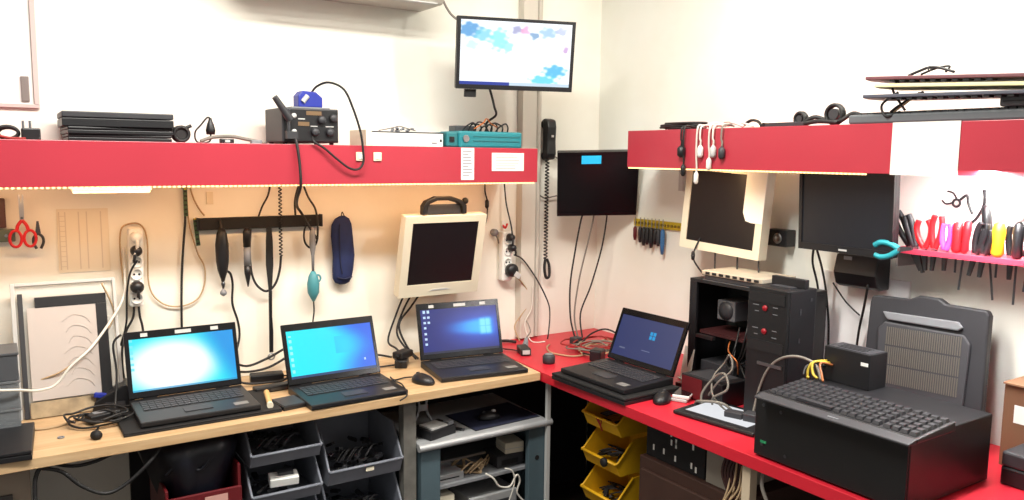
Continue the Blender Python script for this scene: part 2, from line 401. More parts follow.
link_mesh('wall_mount', MB().box(-.05, .05, .07, .135, -.05, .05), DSTEEL, t)
t = monitor('monitor', 'large black monitor under the right shelf beside the bright lamp', (-.2, -1.495, 1.437), (3, 0, -90), .340, .28, (.012, .012, .012, .022), BLK, depth=.03, scrm=mat('screen_dim', (22, 25, 32), .4))
link_mesh('logo_mark', MB().box(-.015, .015, -.0046, -.004, -.133, -.127), LGREY, t)
link_mesh('wall_mount', MB().box(-.06, .06, .055, .15, -.05, .05), DSTEEL, t)
t = thing('wall_bracket_box', 'black curved box under the large black monitor', 'box', (-.02, -1.482, 1.17))
link_mesh('shell', MB().prism([(0, 0), (0, .112), (-.07, .112), (-.085, .05), (-.07, .01), (-.05, 0)], 'y', -.075, .082), BLK, t, .006)
lab(link_mesh('maker_label', MB().box(-.075, -.0735, .02, .05, .094, .106), GREY, t), 'grey maker label')

# ================================================================= UPPER LEFT WALL
t = thing('whiteboard', 'white board with pale pinkish frame at the top left of the wall', 'whiteboard', (-3.2, 0, 1.735))
link_mesh('panel', MB().box(0, .838, -.008, 0, .012, .8), mat('board_white', (244, 240, 236), .3), t)
link_mesh('frame', MB().box(0, .855, -.016, 0, 0, .0115).box(.84, .855, -.016, 0, .012, .8).box(0, .855, -.016, 0, .8001, .815), mat('pink_frame', (206, 184, 180), .5), t, .001)
link_mesh('corner_clip', MB().box(.805, .828, -.016, -.0085, .02, .10), mat('clip_metal', (140, 128, 124), .4, .4), t, .002)
t = thing('air_conditioner', 'pale wall unit at the top edge, left of the television', 'air conditioner', (-1.755, 0, 2.185))
link_mesh('body', MB().prism([(0, 0), (-.19, 0), (-.235, .04), (-.235, .25), (-.2, .28), (0, .28)], 'x', 0, .795), mat('unit_plastic', (198, 192, 182), .5), t, .006)
link_mesh('flap', MB().box(.04, .755, -.225, -.19, -.006, -.0005), LGREY, t, .002)
link_mesh('end_cap', MB().prism([(-.01, .01), (-.185, .01), (-.225, .045), (-.225, .25), (-.01, .27)], 'x', .7955, .80), LGREY, t)
solo('television_cable', MB().tube([(-1.0, -.10, 2.45), (-.965, -.14, 2.28), (-.95, -.22, 2.16), (-.92, -.27, 2.11), (-.86, -.28, 2.05)], .005), GCORD, 'grey cable coming down to the upper corner of the television', 'cable')
solo('television_cable', MB().tube([(-.80, -.285, 1.87), (-.77, -.26, 1.83), (-.71, -.18, 1.80), (-.665, -.12, 1.77), (-.69, -.08, 1.73), (-.64, -.05, 1.66), (-.62, -.04, 1.50)], .005), CORD, 'black cable drooping from under the television behind the red shelf', 'cable')

# ---------------------------------------------------------------- on the left shelf
ZS = 1.629
t = thing('plug_adapter', 'black plug adapter with two prongs at far left of the shelf', 'adapter', (-2.383, -.22, ZS))
link_mesh('body', MB().box(-.026, .024, -.02, .02, 0, .036), BLK, t, .004)
lab(link_mesh('prong', MB().cyl((-.02, 0, .036), (-.02, 0, .058), .0035), STEEL, t), 'metal prong')
lab(link_mesh('prong', MB().cyl((-.002, 0, .036), (-.002, 0, .058), .0035), STEEL, t), 'metal prong')
t = thing('cable_coil', 'small coiled black cable with white tag beside the plug adapter', 'cable', (-2.445, -.22, ZS))
link_mesh('coil', MB().ring((0, 0, .022), .024, .005, 'y', sc=(1.2, .75)).ring((.004, .012, .02), .022, .005, 'y', sc=(1.2, .75)), CORD, t)
lab(link_mesh('tag', MB().box(-.012, .010, -.009, -.007, .010, .026), PAPER, t), 'white tag')
solo('red_cable', MB().tube([(-2.52, -.27, ZS+.004), (-2.48, -.275, ZS+.012), (-2.44, -.28, ZS+.005), (-2.40, -.27, ZS+.004)], .004), RCORD, 'short red cable at the far left of the shelf', 'cable')
t = thing('cable_reel', 'round black wound-up charger right of the laptop stack', 'charger', (-1.953, -.20, ZS))
link_mesh('winding', MB().ring((0, 0, .029), .023, .006, 'y').ring((0, .014, .029), .023, .006, 'y').ring((0, -.014, .029), .023, .006, 'y').cyl((0, -.012, .029), (0, .012, .029), .02), CORD, t)
link_mesh('plug', MB().cyl((.018, 0, .050), (.034, 0, .058), .006), BLK, t)
t = thing('power_plug', 'small black plug standing upright on its bent cord', 'plug', (-1.857, -.20, ZS))
link_mesh('body', MB().lathe([(.014, .03), (.016, .045), (.011, .065), (.006, .078), (.005, .085)], (0, 0, 0), (0, 0, 1)), BLK, t)
link_mesh('cord', MB().tube([(0, 0, .084), (-.01, 0, .086), (-.03, 0, .062), (-.05, 0, .036), (-.045, 0, .005), (-.01, 0, .004), (0, 0, .016), (0, 0, .03)], .003), CORD, t)
solo('flat_cable', MB().tube([(-1.90, -.24, ZS+.006), (-1.86, -.24, ZS+.020), (-1.80, -.24, ZS+.024), (-1.75, -.24, ZS+.016), (-1.70, -.24, ZS+.007)], .006), GCORD, 'grey cable arching low over the shelf edge', 'cable')
t = thing('connector_box', 'low dark connector block in front of the grey arching cable', 'connector', (-1.82, -.262, ZS))
link_mesh('body', MB().box(-.022, .022, -.012, .012, 0, .016), BLK, t, .003); link_mesh('socket', MB().box(-.008, .008, -.0135, -.012, .004, .012), LGREY, t)
t = thing('cable_connector', 'small grey connector lying just left of the soldering station', 'connector', (-1.722, -.262, ZS))
link_mesh('body', MB().box(-.018, .018, -.01, .01, 0, .013), GREY, t, .002); link_mesh('cord', MB().tube([(.018, 0, .006), (.03, .005, .005), (.04, .02, .004)], .0035), GCORD, t)

t = thing('soldering_station', 'black soldering station with knobs and a display on the shelf', 'soldering station', (-1.55, -.275, ZS))
link_mesh('case', MB().box(-.085, .12, 0, .2, .008, .128), CHAR, t, .004)
link_mesh('front_panel', MB().box(-.08, .116, -.004, 0, .012, .124), BLK, t, .002)
for x, z in ((.03, .045), (.085, .045), (.055, .088), (.098, .095)):
    lab(link_mesh('knob', MB().lathe([(.015, 0), (.014, .012), (.010, .016)], (x, -.0042, z), (0, -1, 0)), CHAR, t), 'round control knob')
for x, z in ((-.045, .10), (-.045, .045)):
    lab(link_mesh('socket', MB().lathe([(.009, 0), (.009, .006), (.004, .008)], (x, -.0042, z), (0, -1, 0)), LGREY, t), 'pale round connector')
link_mesh('digit_window', MB().box(.0, .055, -.0062, -.0042, .104, .118), mat('amber_window', (120, 96, 70), .3), t)
link_mesh('digit_window', MB().box(-.03, .01, -.0062, -.0042, .066, .080), MATS['amber_window'], t)
link_mesh('marking', MB().box(-.03, -.005, -.0052, -.0042, .088, .092).box(.015, .04, -.0052, -.0042, .064, .067).box(.07, .1, -.0052, -.0042, .064, .067), LGREY, t)
for x in (-.07, .10):
    for y in (.02, .18): link_mesh('foot', MB().cyl((x, y, 0), (x, y, .008), .008), BLK2, t)
link_mesh('top_plate', MB().box(-.04, .10, .03, .19, .1285, .134), GREY, t, .001)
ir = link_mesh('iron_holder', MB().box(-.078, -.04, -.035, -.0045, .02, .045).cyl((-.118, -.03, .160), (-.062, -.02, .085), .010, .014), CHAR, t)
link_mesh('holder_arm', MB().cyl((-.068, -.02, .04), (-.068, -.02, .12), .006), DSTEEL, t)
t = thing('blue_tool_holder', 'blue holder standing on top of the soldering station', 'holder', (-1.512, -.19, 1.764))
link_mesh('body', MB().prism([(-.045, 0), (.045, 0), (.045, .035), (.02, .055), (-.03, .058), (-.045, .04)], 'y', -.03, .03), BLUE, t, .004)
lab(link_mesh('sleeve', MB().cyl((-.03, -.032, .018), (-.012, -.032, .04), .009), LGREY, t), 'pale metal sleeve')
solo('air_hose', MB().tube([(-1.500, -.19, 1.815), (-1.485, -.21, 1.84), (-1.458, -.26, 1.852), (-1.425, -.32, 1.825), (-1.392, -.325, 1.755), (-1.367, -.325, 1.68), (-1.358, -.325, 1.62), (-1.357, -.325, 1.57), (-1.375, -.325, 1.545), (-1.41, -.325, 1.548), (-1.455, -.322, 1.580), (-1.50, -.318, 1.618), (-1.535, -.312, 1.64), (-1.535, -.30, 1.655)], .0042, n=8), CORD, 'black hose arching from the blue holder and looping over the red board', 'cable')
solo('power_cable', MB().tube([(-1.60, -.30, 1.655), (-1.597, -.315, 1.63), (-1.592, -.325, 1.56), (-1.590, -.325, 1.49), (-1.585, -.27, 1.44), (-1.53, -.10, 1.40), (-1.50, -.062, 1.37), (-1.46, -.06, 1.30), (-1.44, -.06, 1.27)], .0052, n=8), CORD, 'thick black cable falling from soldering station over the red board', 'cable')

t = thing('flat_box', 'low white box with dark lid line, middle of the left shelf', 'box', (-1.15, -.27, ZS))
link_mesh('body', MB().box(-.148, .15, 0, .17, 0, .052), WHITE, t, .003)
link_mesh('lid', MB().box(-.15, .152, -.002, .172, .0522, .056), DSTEEL, t, .001)
lab(link_mesh('side_block', MB().box(-.172, -.149, .0, .16, 0, .060), mat('cream_block', (236, 232, 206), .6), t), 'cream end block')
link_mesh('port', MB().box(.135, .143, -.002, 0, .02, .03), BLK2, t)
link_mesh('marking', MB().box(.10, .122, -.001, 0, .012, .018), GREY, t)
t = thing('circuit_scrap', 'small heap of electronic scraps on top of the white box', 'scrap', (-1.15, -.2, ZS+.0565))
mb = MB()
for i in range(9): mb.at(Tm(-.04+i*.011, random.uniform(-.02, .02), .002+.004*(i % 3)) @ E(random.uniform(-20, 20), random.uniform(-20, 20), random.uniform(0, 90))).box(-.008, .008, -.005, .005, 0, .006)
link_mesh('components', mb, GREY, t)
link_mesh('wire', MB().tube([(-.09, 0, .004), (-.06, .01, .009), (-.03, 0, .016), (.0, .01, .022), (.03, 0, .014), (.06, -.01, .006)], .002), GCORD, t)
t = thing('electronic_instrument', 'teal electronic instrument at the right end of the left shelf', 'instrument', (-.79, -.28, ZS))
link_mesh('body', MB().box(-.145, .155, 0, .17, 0, .066), TEAL, t, .008)
link_mesh('end_section', MB().box(-.198, -.146, .005, .15, .002, .06), mat('dark_teal', (30, 110, 116), .5), t, .006)
lab(link_mesh('socket', MB().box(-.185, -.165, .001, .005, .022, .042), BLK2, t), 'dark square socket')
lab(link_mesh('nozzle', MB().cyl((-.115, -.006, .036), (-.115, .0, .036), .014), STEEL, t), 'shiny round nozzle')
link_mesh('ridge', MB().box(-.08, .14, -.003, 0, .026, .030).box(-.08, .14, -.003, 0, .044, .047), MATS['dark_teal'], t)
mb = MB()
for i in range(7):
    x = -.10+i*.026; mb.tube([(x, .05, .067), (x+.01, .04, .085+.008*(i % 3)), (x+.035, .03, .10-.006*(i % 2)), (x+.06, .05, .085), (x+.07, .07, .067)], .0032)
t2 = thing('wire_tangle', 'tangle of dark wires heaped on the teal instrument', 'cable', (-.79, -.28, ZS))
link_mesh('wires', mb, CORD, t2)
link_mesh('copper_wire', MB().tube([(-.06, .03, .075), (-.02, .025, .10), (.0, .03, .118), (.02, .03, .10), (.05, .03, .085)], .0028), COPPER, t2)
link_mesh('base_box', MB().box(-.11, -.02, .09, .15, .0665, .09), DSTEEL, t2, .003)

# ---------------------------------------------------------------- under the left shelf
t = thing('strip_lamp', 'pale strip lamp hidden behind the lower edge of the red board', 'lamp', (-2.17, -.22, 1.49))
link_mesh('housing', MB().box(-.115, .115, -.02, .02, -.016, .135), BEIGE, t, .003); lab(link_mesh('lens', MB().box(-.11, .11, -.015, .015, -.0225, -.0165), mat('lamp_lens', (255, 240, 210), .5, emit=1.2), t), 'pale lens')
t = thing('paper_sheet', 'faded ruled sheet on the wall above the clear frame', 'poster', (-2.24, -.0025, 1.19))
link_mesh('sheet', MB().box(-.075, .08, -.0005, .0005, 0, .215), mat('faded_paper', (232, 222, 202), .85), t)
mb = MB()
for x in (-.07, -.052, -.012, .012, .055): mb.box(x, x+.0035, -.0012, -.0005, .01, .205)
for i in range(11): mb.box(-.07, -.052, -.0012, -.0005, .02+i*.017, .022+i*.017)
link_mesh('ruled_lines', mb, mat('pencil', (212, 200, 182), .9), t)

def ring_handle(m, x, z, R, r=.004): return m.ring((x, 0, z), R, r, 'y', sc=(.75, 1.1))
t = thing('scissors', 'red-handled scissors hanging from a magnet strip at far left', 'scissors', (-2.415, -.045, 1.37))
link_mesh('blade', MB().at(E(0, 3)).prism([(-.006, 0), (.006, 0), (.003, .085), (-.001, .09)], 'y', -.002, 0), STEEL, t)
link_mesh('blade', MB().at(E(0, -3)).prism([(-.006, 0), (.006, 0), (.001, .09), (-.003, .085)], 'y', .0005, .0025), STEEL, t)
link_mesh('pivot', MB().cyl((0, -.004, .012), (0, .004, .012), .004), DSTEEL, t)
for s in (-1, 1):
    lab(link_mesh('handle', MB().tube([(0, 0, .005), (s*.012, 0, -.012), (s*.016, 0, -.03)], .0055).ring((s*.020, 0, -.055), .024, .0045, 'y', sc=(.7, 1.1)), REDP, t), 'red loop handle')
t = thing('magnet_strip', 'grey-green magnetic strip at far left under the shelf', 'tool strip', (-2.52, -.03, 1.325))
link_mesh('bar', MB().box(-.1, .085, 0, .02, -.02, .02), mat('greygreen', (92, 104, 92), .5), t, .003)
link_mesh('screw', MB().cyl((.06, -.002, 0), (.06, 0, 0), .005), STEEL, t)
t = thing('pliers', 'dark small pliers hanging to the right of the red scissors', 'pliers', (-2.372, -.04, 1.33))
link_mesh('jaw', MB().prism([(-.008, .0), (.008, 0), (.003, .04), (-.003, .04)], 'y', -.004, .004), DSTEEL, t)
for s in (-1, 1): link_mesh('handle', MB().tube([(0, 0, 0), (s*.012, 0, -.012), (s*.014, 0, -.03), (s*.006, 0, -.05)], .0045), CHAR, t)
t = thing('hanging_gadget', 'dark brown block hung above the grey-green magnetic strip', 'block', (-2.50, -.03, 1.35))
link_mesh('body', MB().box(-.06, .042, 0, .028, 0, .095), mat('dark_brown_plastic', (78, 46, 42), .5), t, .004); link_mesh('hook', MB().tube([(0, .012, .095), (0, .012, .12), (.01, .015, .13)], .003), STEEL, t)

def euro(parent, x, z, plug=None):
    s = link_mesh('socket', MB().lathe([(.021, 0), (.021, .003), (.017, .004), (.016, -.006), (.002, -.007)], (x, -.0405, z), (0, -1, 0), 18), WHITE, parent)
    link_mesh('contact_hole', MB().cyl((x-.008, -.0425, z), (x-.008, -.034, z), .0035).cyl((x+.008, -.0425, z), (x+.008, -.034, z), .0035), BLK2, s)
t = thing('power_strip', 'white socket strip hanging on the wall above the leftmost laptop', 'power strip', (-2.087, -.004, 1.06), (0, 1.5, 0))
link_mesh('body', MB().box(-.024, .024, -.04, 0, 0, .275), WHITE, t, .008)
for i, z in enumerate((.03, .072, .115, .158, .2, .245)): euro(t, 0, z)
def euro_plug(label, loc, m, cord, r=.019, ang=0):
    p = thing('power_plug', label, 'plug', loc)
    link_mesh('body', MB().lathe([(r, 0), (r, .016), (r*.8, .028), (r*.35, .034)], (0, 0, 0), (0, -1, 0)), m, p)
    link_mesh('cord_boot', MB().tube([(0, -.024, 0), (r*.4*ang, -.03, -.014), (r*.6*ang, -.028, -.034)], .0055), m, p)
    if cord: link_mesh('cord', MB().tube(cord, .0035), m if m is not WHITE else WCORD, p)
    return p
euro_plug('white plug in the top socket of the strip over the leftmost laptop', (-2.083, -.049, 1.305), WHITE, [(0, -.028, -.03), (-.01, -.03, -.06), (-.02, -.02, -.09)])
euro_plug('black plug second from top in strip over the leftmost laptop', (-2.084, -.049, 1.258), BLK, [(0, -.028, -.03), (-.022, -.02, -.07), (-.035, -.01, -.14), (-.04, 0, -.25), (-.06, .01, -.33)], ang=-1)
euro_plug('black plug fifth from top in the strip over leftmost laptop', (-2.086, -.049, 1.132), BLK, None, .022)
solo('power_cable', MB().tube([(-2.095, -.03, 1.06), (-2.10, -.03, 1.02), (-2.125, -.03, .97), (-2.14, -.035, .90), (-2.135, -.04, .80), (-2.10, -.05, .757)], .004), CORD, 'black cable leaving the bottom of left socket strip, left branch', 'cable')
solo('power_cable', MB().tube([(-2.080, -.03, 1.06), (-2.077, -.03, 1.02), (-2.07, -.03, .98), (-2.065, -.035, .88), (-2.05, -.05, .757)], .004), CORD, 'black cable leaving the bottom of left socket strip, right branch', 'cable')
solo('white_cable', MB().tube([(-2.12, -.02, 1.12), (-2.128, -.015, 1.22), (-2.126, -.012, 1.314), (-2.109, -.012, 1.345), (-2.062, -.012, 1.345), (-2.041, -.012, 1.290), (-2.041, -.012, 1.13), (-2.004, -.012, 1.063), (-1.945, -.012, 1.043), (-1.885, -.012, 1.06), (-1.855, -.012, 1.11), (-1.851, -.012, 1.18), (-1.875, -.012, 1.24), (-1.90, -.012, 1.35), (-1.905, -.012, 1.48)], .0028), TCORD, 'thin tan cable making a loop on the wall around the left socket strip', 'cable')
solo('white_cable', MB().tube([(-2.62, -.35, .92), (-2.52, -.345, .903), (-2.46, -.335, .893), (-2.41, -.30, .875), (-2.36, -.28, .88), (-2.315, -.27, .93), (-2.25, -.24, .98), (-2.17, -.12, 1.05), (-2.13, -.05, 1.10), (-2.12, -.03, 1.16), (-2.118, -.02, 1.27)], .0042, n=8), WCORD, 'thick white cable sweeping across the clear frame up to socket strip', 'cable')
solo('white_cable', MB().tube([(-2.20, -.10, 1.16), (-2.165, -.08, 1.06), (-2.19, -.10, 1.0), (-2.26, -.14, .94), (-2.33, -.15, .89), (-2.40, -.14, .865)], .003), TCORD, 'thin tan cable lying behind the thick white cable', 'cable')

solo('black_cable', MB().tube([(-1.908, -.012, 1.49), (-1.912, -.012, 1.36), (-1.928, -.014, 1.197), (-1.936, -.016, 1.05), (-1.939, -.02, .90), (-1.94, -.03, .757)], .0042), CORD, 'straight black cable falling behind the leftmost open laptop', 'cable')
def green_strip(label, x, z0, z1, tilt):
    s = thing('circuit_strip', label, 'circuit strip', (x, -.022, z0), (0, tilt, 0))
    link_mesh('board', MB().box(-.007, .007, -.002, 0, 0, z1-z0), GREENP, s)
    mb = MB()
    for i in range(6): mb.box(-.005, .005, -.005, -.002, .006+i*.016, .012+i*.016)
    link_mesh('chips', mb, BLK2, s); link_mesh('contact', MB().box(-.005, .005, -.003, -.002, .1-.004, .1), GOLD, s)
green_strip('green circuit strip hanging on the straight black cable', -1.911, 1.37, 1.47, 0)
green_strip('green circuit strip just left of the black tool bar', -1.872, 1.262, 1.362, -5)
solo('tan_cable', MB().tube([(-1.895, -.01, 1.49), (-1.88, -.012, 1.43), (-1.86, -.012, 1.39), (-1.845, -.012, 1.37)], .0028), TCORD, 'short tan cable above the left end of the black tool bar', 'cable')
solo('wall_socket', MB().box(-1.835, -1.812, -.008, 0, 1.41, 1.455), BEIGE, 'small cream wall plate just under the shelf above the tool bar', 'wall plate')

t = thing('magnetic_bar', 'long black magnetic tool bar on the left wall', 'tool bar', (-1.642, -.005, 1.317))
link_mesh('bar', MB().box(-.228, .229, -.025, 0, 0, .044), BLK2, t, .003)
link_mesh('end_cap', MB().box(.2295, .235, -.027, .0, -.002, .046), BLK, t); link_mesh('end_cap', MB().box(-.234, -.2285, -.027, .0, -.002, .046), BLK, t)
t = thing('rotary_tool', 'black rotary grinder hanging under the left end of tool bar', 'power tool', (-1.797, -.055, 1.325))
link_mesh('body', MB().lathe([(.010, .0), (.018, -.02), (.024, -.06), (.023, -.12), (.018, -.155), (.010, -.18), (.006, -.195)], (0, 0, 0), (0, 0, 1)), BLK, t)
lab(link_mesh('collet', MB().lathe([(.005, -.1951), (.007, -.205), (.003, -.222)], (0, 0, 0), (0, 0, 1)), DSTEEL, t), 'metal collet')
link_mesh('hanger', MB().tube([(0, 0, -.002), (0, .01, .02), (0, .02, .03)], .005), CORD, t)
link_mesh('bit', MB().lathe([(.003, -.2221), (.012, -.235), (.012, -.243), (.003, -.25)], (0, 0, 0), (0, 0, 1)), GREY, t)
solo('power_cable', MB().tube([(-1.778, -.05, 1.165), (-1.765, -.04, 1.15), (-1.757, -.03, 1.11), (-1.760, -.03, 1.04), (-1.742, -.03, .97), (-1.738, -.03, .91), (-1.76, -.05, .84), (-1.77, -.06, .76)], .0045), CORD, 'black cable curling down from the rotary grinder', 'cable')
t = thing('engraving_pen', 'slim black and silver pen tool beside the rotary grinder', 'power tool', (-1.706, -.05, 1.322))
link_mesh('body', MB().lathe([(.008, 0), (.014, -.015), (.014, -.07)], (0, 0, 0), (0, 0, 1)), BLK, t)
lab(link_mesh('grip', MB().lathe([(.013, -.0701), (.013, -.14)], (0, 0, 0), (0, 0, 1)), GREY, t), 'silver grip')
link_mesh('nose', MB().lathe([(.013, -.1401), (.012, -.17), (.006, -.2), (.002, -.22)], (0, 0, 0), (0, 0, 1)), BLK, t)
def coil_pts(a, b, R, turns, ph=0):
    a, b = Vector(a), Vector(b); d = (b-a); n = turns*8; u = Vector((1, 0, 0)); w = d.cross(u).normalized(); P = []
    for i in range(n+1):
        t = i/n; q = 2*PI*turns*t; P.append(a+d*t+u*R*math.cos(q)+w*R*math.sin(q))
    return P
solo('coiled_cable', MB().tube(coil_pts((-1.572, -.03, 1.49), (-1.577, -.04, 1.21), .0055, 20), .0025, 5, 1).tube([(-1.577, -.04, 1.21), (-1.582, -.04, 1.16), (-1.597, -.04, 1.11), (-1.62, -.04, 1.083), (-1.645, -.04, 1.08), (-1.675, -.04, 1.11), (-1.69, -.04, 1.16), (-1.692, -.035, 1.24), (-1.686, -.03, 1.316)], .0045), CORD, 'coiled black cord that ends in a wide hanging loop under the bar', 'cable')
t = thing('hanging_strap', 'long black strap hanging from the middle of the tool bar', 'strap', (-1.622, -.045, 1.32))
link_mesh('upper_strap', MB().prism([(-.009, 0), (.009, 0), (.013, -.05), (.013, -.14), (.005, -.24), (-.006, -.24), (-.014, -.14), (-.012, -.05)], 'y', -.004, .004), BLK2, t, .001)
link_mesh('lower_strap', MB().prism([(-.006, -.2405), (.006, -.2405), (.004, -.34), (.007, -.40), (.005, -.48), (-.009, -.48), (-.008, -.40)], 'y', -.004, .004), BLK, t, .001)
lab(link_mesh('clip', MB().ring((-.002, 0, -.497), .012, .003, 'y'), STEEL, t), 'round metal clip')
solo('black_cable', MB().tube([(-1.655, -.03, 1.362), (-1.64, -.03, 1.40), (-1.615, -.02, 1.44), (-1.604, -.02, 1.49)], .0035), CORD, 'short black cord from shelf down to the middle of the tool bar', 'cable')
solo('black_cable', MB().tube([(-1.515, -.032, 1.362), (-1.515, -.03, 1.42), (-1.497, -.03, 1.482), (-1.485, -.03, 1.485), (-1.462, -.03, 1.43), (-1.437, -.04, 1.38), (-1.432, -.045, 1.30), (-1.44, -.045, 1.25), (-1.463, -.045, 1.235), (-1.485, -.045, 1.26), (-1.484, -.045, 1.31), (-1.46, -.045, 1.345)], .004), CORD, 'black cord looping over the right end of the tool bar', 'cable')
t = thing('desoldering_tool', 'teal hand tool dangling below the right end of tool bar', 'hand tool', (-1.459, -.06, 1.315))
lab(link_mesh('handle', MB().lathe([(.006, .0), (.011, -.02), (.012, -.07), (.006, -.11), (.005, -.17)], (0, 0, 0), (0, 0, 1)), GREY, t), 'grey shaft')
link_mesh('body', MB().lathe([(.008, -.1705), (.018, -.19), (.024, -.22), (.022, -.255), (.012, -.275), (.004, -.29)], (0, 0, 0), (0, 0, 1)), mat('pale_teal', (70, 140, 150), .5), t)
link_mesh('trigger', MB().ring((.016, 0, -.20), .014, .004, 'y').box(-.02, -.012, -.01, .01, -.25, -.215), mat('pale_teal', (70, 140, 150), .5), t)
link_mesh('cord', MB().tube([(0, 0, -.29), (.001, 0, -.33), (-.002, .01, -.38), (0, .02, -.42)], .003), CORD, t)
# navy sleeve
t = thing('cloth_sleeve', 'navy padded sleeve hanging alone on the wall right of the tools', 'sleeve', (-1.325, -.03, 1.355))
mb = MB(); prof = [(.0, 0), (.012, -.002), (.030, -.012), (.042, -.035), (.046, -.08), (.046, -.16), (.044, -.22), (.040, -.25), (.030, -.268), (.012, -.276), (0, -.277)]
vs = []; n = 16
for r, z in prof:
    for i in range(n):
        a = 2*PI*i/n; vs.append((max(r, .001)*math.cos(a)+.004*math.sin(z*30), max(r, .001)*.5*math.sin(a), z))
mb.add(vs, [(k*n+i, (k+1)*n+i, (k+1)*n+(i+1) % n, k*n+(i+1) % n) for k in range(len(prof)-1) for i in range(n)], True)
link_mesh('body', mb, NAVY, t)
link_mesh('seam', MB().tube([(-.02, -.0235, -.03), (-.022, -.025, -.10), (-.02, -.025, -.18), (-.012, -.024, -.23)], .0025), mat('navy_trim', (14, 22, 56), .8), t)
link_mesh('cuff', MB().tube([(-.030, -.016, -.245), (0, -.023, -.252), (.03, -.016, -.245)], .004), MATS['navy_trim'], t)
link_mesh('hanging_loop', MB().tube([(-.005, .0, -.003), (0, .0, .014), (.008, .0, -.002)], .002), CORD, t)

# on top of the cream monitor
t = thing('headset_clamp', 'black arched gadget lying on top of the left cream monitor', 'gadget', (-.955, -.195, 1.361))
link_mesh('arch', MB().prism([(-.1, 0), (-.1, .035), (-.085, .055), (-.04, .072), (.03, .072), (.075, .058), (.10, .035), (.10, 0), (.082, 0), (.08, .03), (.06, .045), (.02, .056), (-.035, .056), (-.07, .042), (-.082, .028), (-.082, 0)], 'y', -.012, .02), BLK, t, .003)
link_mesh('inner_pad', MB().box(-.078, .078, .0, .015, 0, .040), CHAR, t, .004); link_mesh('knob', MB().ball((.095, -.005, .052), .014), BLK2, t)
for i, (a, b, c) in enumerate((((-1.07, 1.022), (-1.10, .93), (-1.14, .83)), ((-1.035, 1.022), (-1.07, .94), (-1.10, .86)), ((-.995, 1.022), (-1.03, .96), (-1.09, .89)))):
    solo('monitor_cable', MB().tube([(a[0], -.11, a[1]+.03), (a[0]-.004, -.07, a[1]), (b[0], -.04, b[1]), (c[0], -.05, c[1]), (c[0]+.02, -.09, .80), (c[0]+.05, -.13, .757)], .0045), CORD, ('leftmost', 'middle', 'rightmost')[i]+' of three black cables under the left cream monitor', 'cable', 'cables below the left cream monitor')
solo('black_cable', MB().tube([(-.656, -.02, 1.49), (-.655, -.02, 1.44), (-.642, -.02, 1.39), (-.645, -.02, 1.33), (-.655, -.02, 1.29)], .0035), CORD, 'thin dark cord right of the left cream monitor', 'cable')
t = thing('inline_switch', 'small black inline switch on the cord under the label', 'switch', (-.646, -.022, 1.385))
link_mesh('body', MB().lathe([(.004, -.02), (.009, -.012), (.009, .012), (.004, .02)], (0, 0, 0), (0, 0, 1)), BLK, t)
link_mesh('button', MB().box(-.003, .003, -.0115, -.0085, -.005, .005), CHAR, t)
t = thing('power_strip', 'white socket strip on the wall near the room corner', 'power strip', (-.547, -.004, 1.035))
link_mesh('body', MB().box(-.028, .028, -.04, 0, 0, .225), WHITE, t, .008)
for z in (.035, .085, .135, .185): euro(t, 0, z)
euro_plug('black plug at the top of the socket strip near the corner', (-.543, -.049, 1.235), BLK, [(0, -.028, .0), (-.006, -.02, .06), (-.012, .01, .15), (-.014, .025, .24)], .017)
euro_plug('second black plug of the corner socket strip, trailing a long cable', (-.535, -.049, 1.187), BLK, [(.0, -.028, -.03), (.05, -.012, -.05), (.09, -.010, -.09), (.15, -.010, -.17), (.205, -.012, -.27), (.21, -.02, -.33), (.19, -.04, -.40), (.17, -.06, -.428)], .017, 1)
t = thing('charger', 'grey and black plug-in charger at the bottom of corner strip', 'charger', (-.535, -.049, 1.085))
link_mesh('body', MB().lathe([(.03, 0), (.03, .02), (.024, .03), (.01, .033)], (0, 0, 0), (0, -1, 0)), BLK, t); lab(link_mesh('label', MB().at(Tm(.016, -.034, -.022) @ E(0, 35)).box(-.016, .016, 0, .008, -.010, .014), LGREY, t), 'grey block on the charger')
t = thing('loose_plug', 'grey round plug stuck left of the corner socket strip', 'plug', (-.60, -.012, 1.255))
link_mesh('body', MB().lathe([(.016, 0), (.016, .02), (.008, .03)], (0, .01, 0), (0, -1, 0)), GREY, t); link_mesh('cord', MB().tube([(0, -.01, -.01), (.012, -.01, -.03), (.02, -.005, -.05)], .003), GCORD, t)
t = thing('cable_hook', 'small red hook above the corner socket strip', 'hook', (-.549, -.004, 1.275))
link_mesh('body', MB().tube([(0, 0, .01), (0, -.02, .0), (.004, -.03, .02)], .005), REDP, t); link_mesh('base', MB().box(-.008, .008, -.003, .003, .0, .03), WHITE, t)
solo('pale_cable', MB().tube([(-.53, -.07, 1.065), (-.47, -.05, 1.02), (-.43, -.04, .97), (-.425, -.04, .92), (-.47, -.045, .87), (-.51, -.05, .82), (-.50, -.08, .757)], .0035), TCORD, 'pale thin cable curving from the charger down to red bench', 'cable')
solo('pale_cable', MB().tube([(-.415, -.055, 1.0), (-.42, -.055, .9), (-.46, -.06, .83), (-.45, -.10, .756), (-.40, -.14, .756)], .003), WCORD, 'white thin cable dropping along the pipe casing', 'cable')

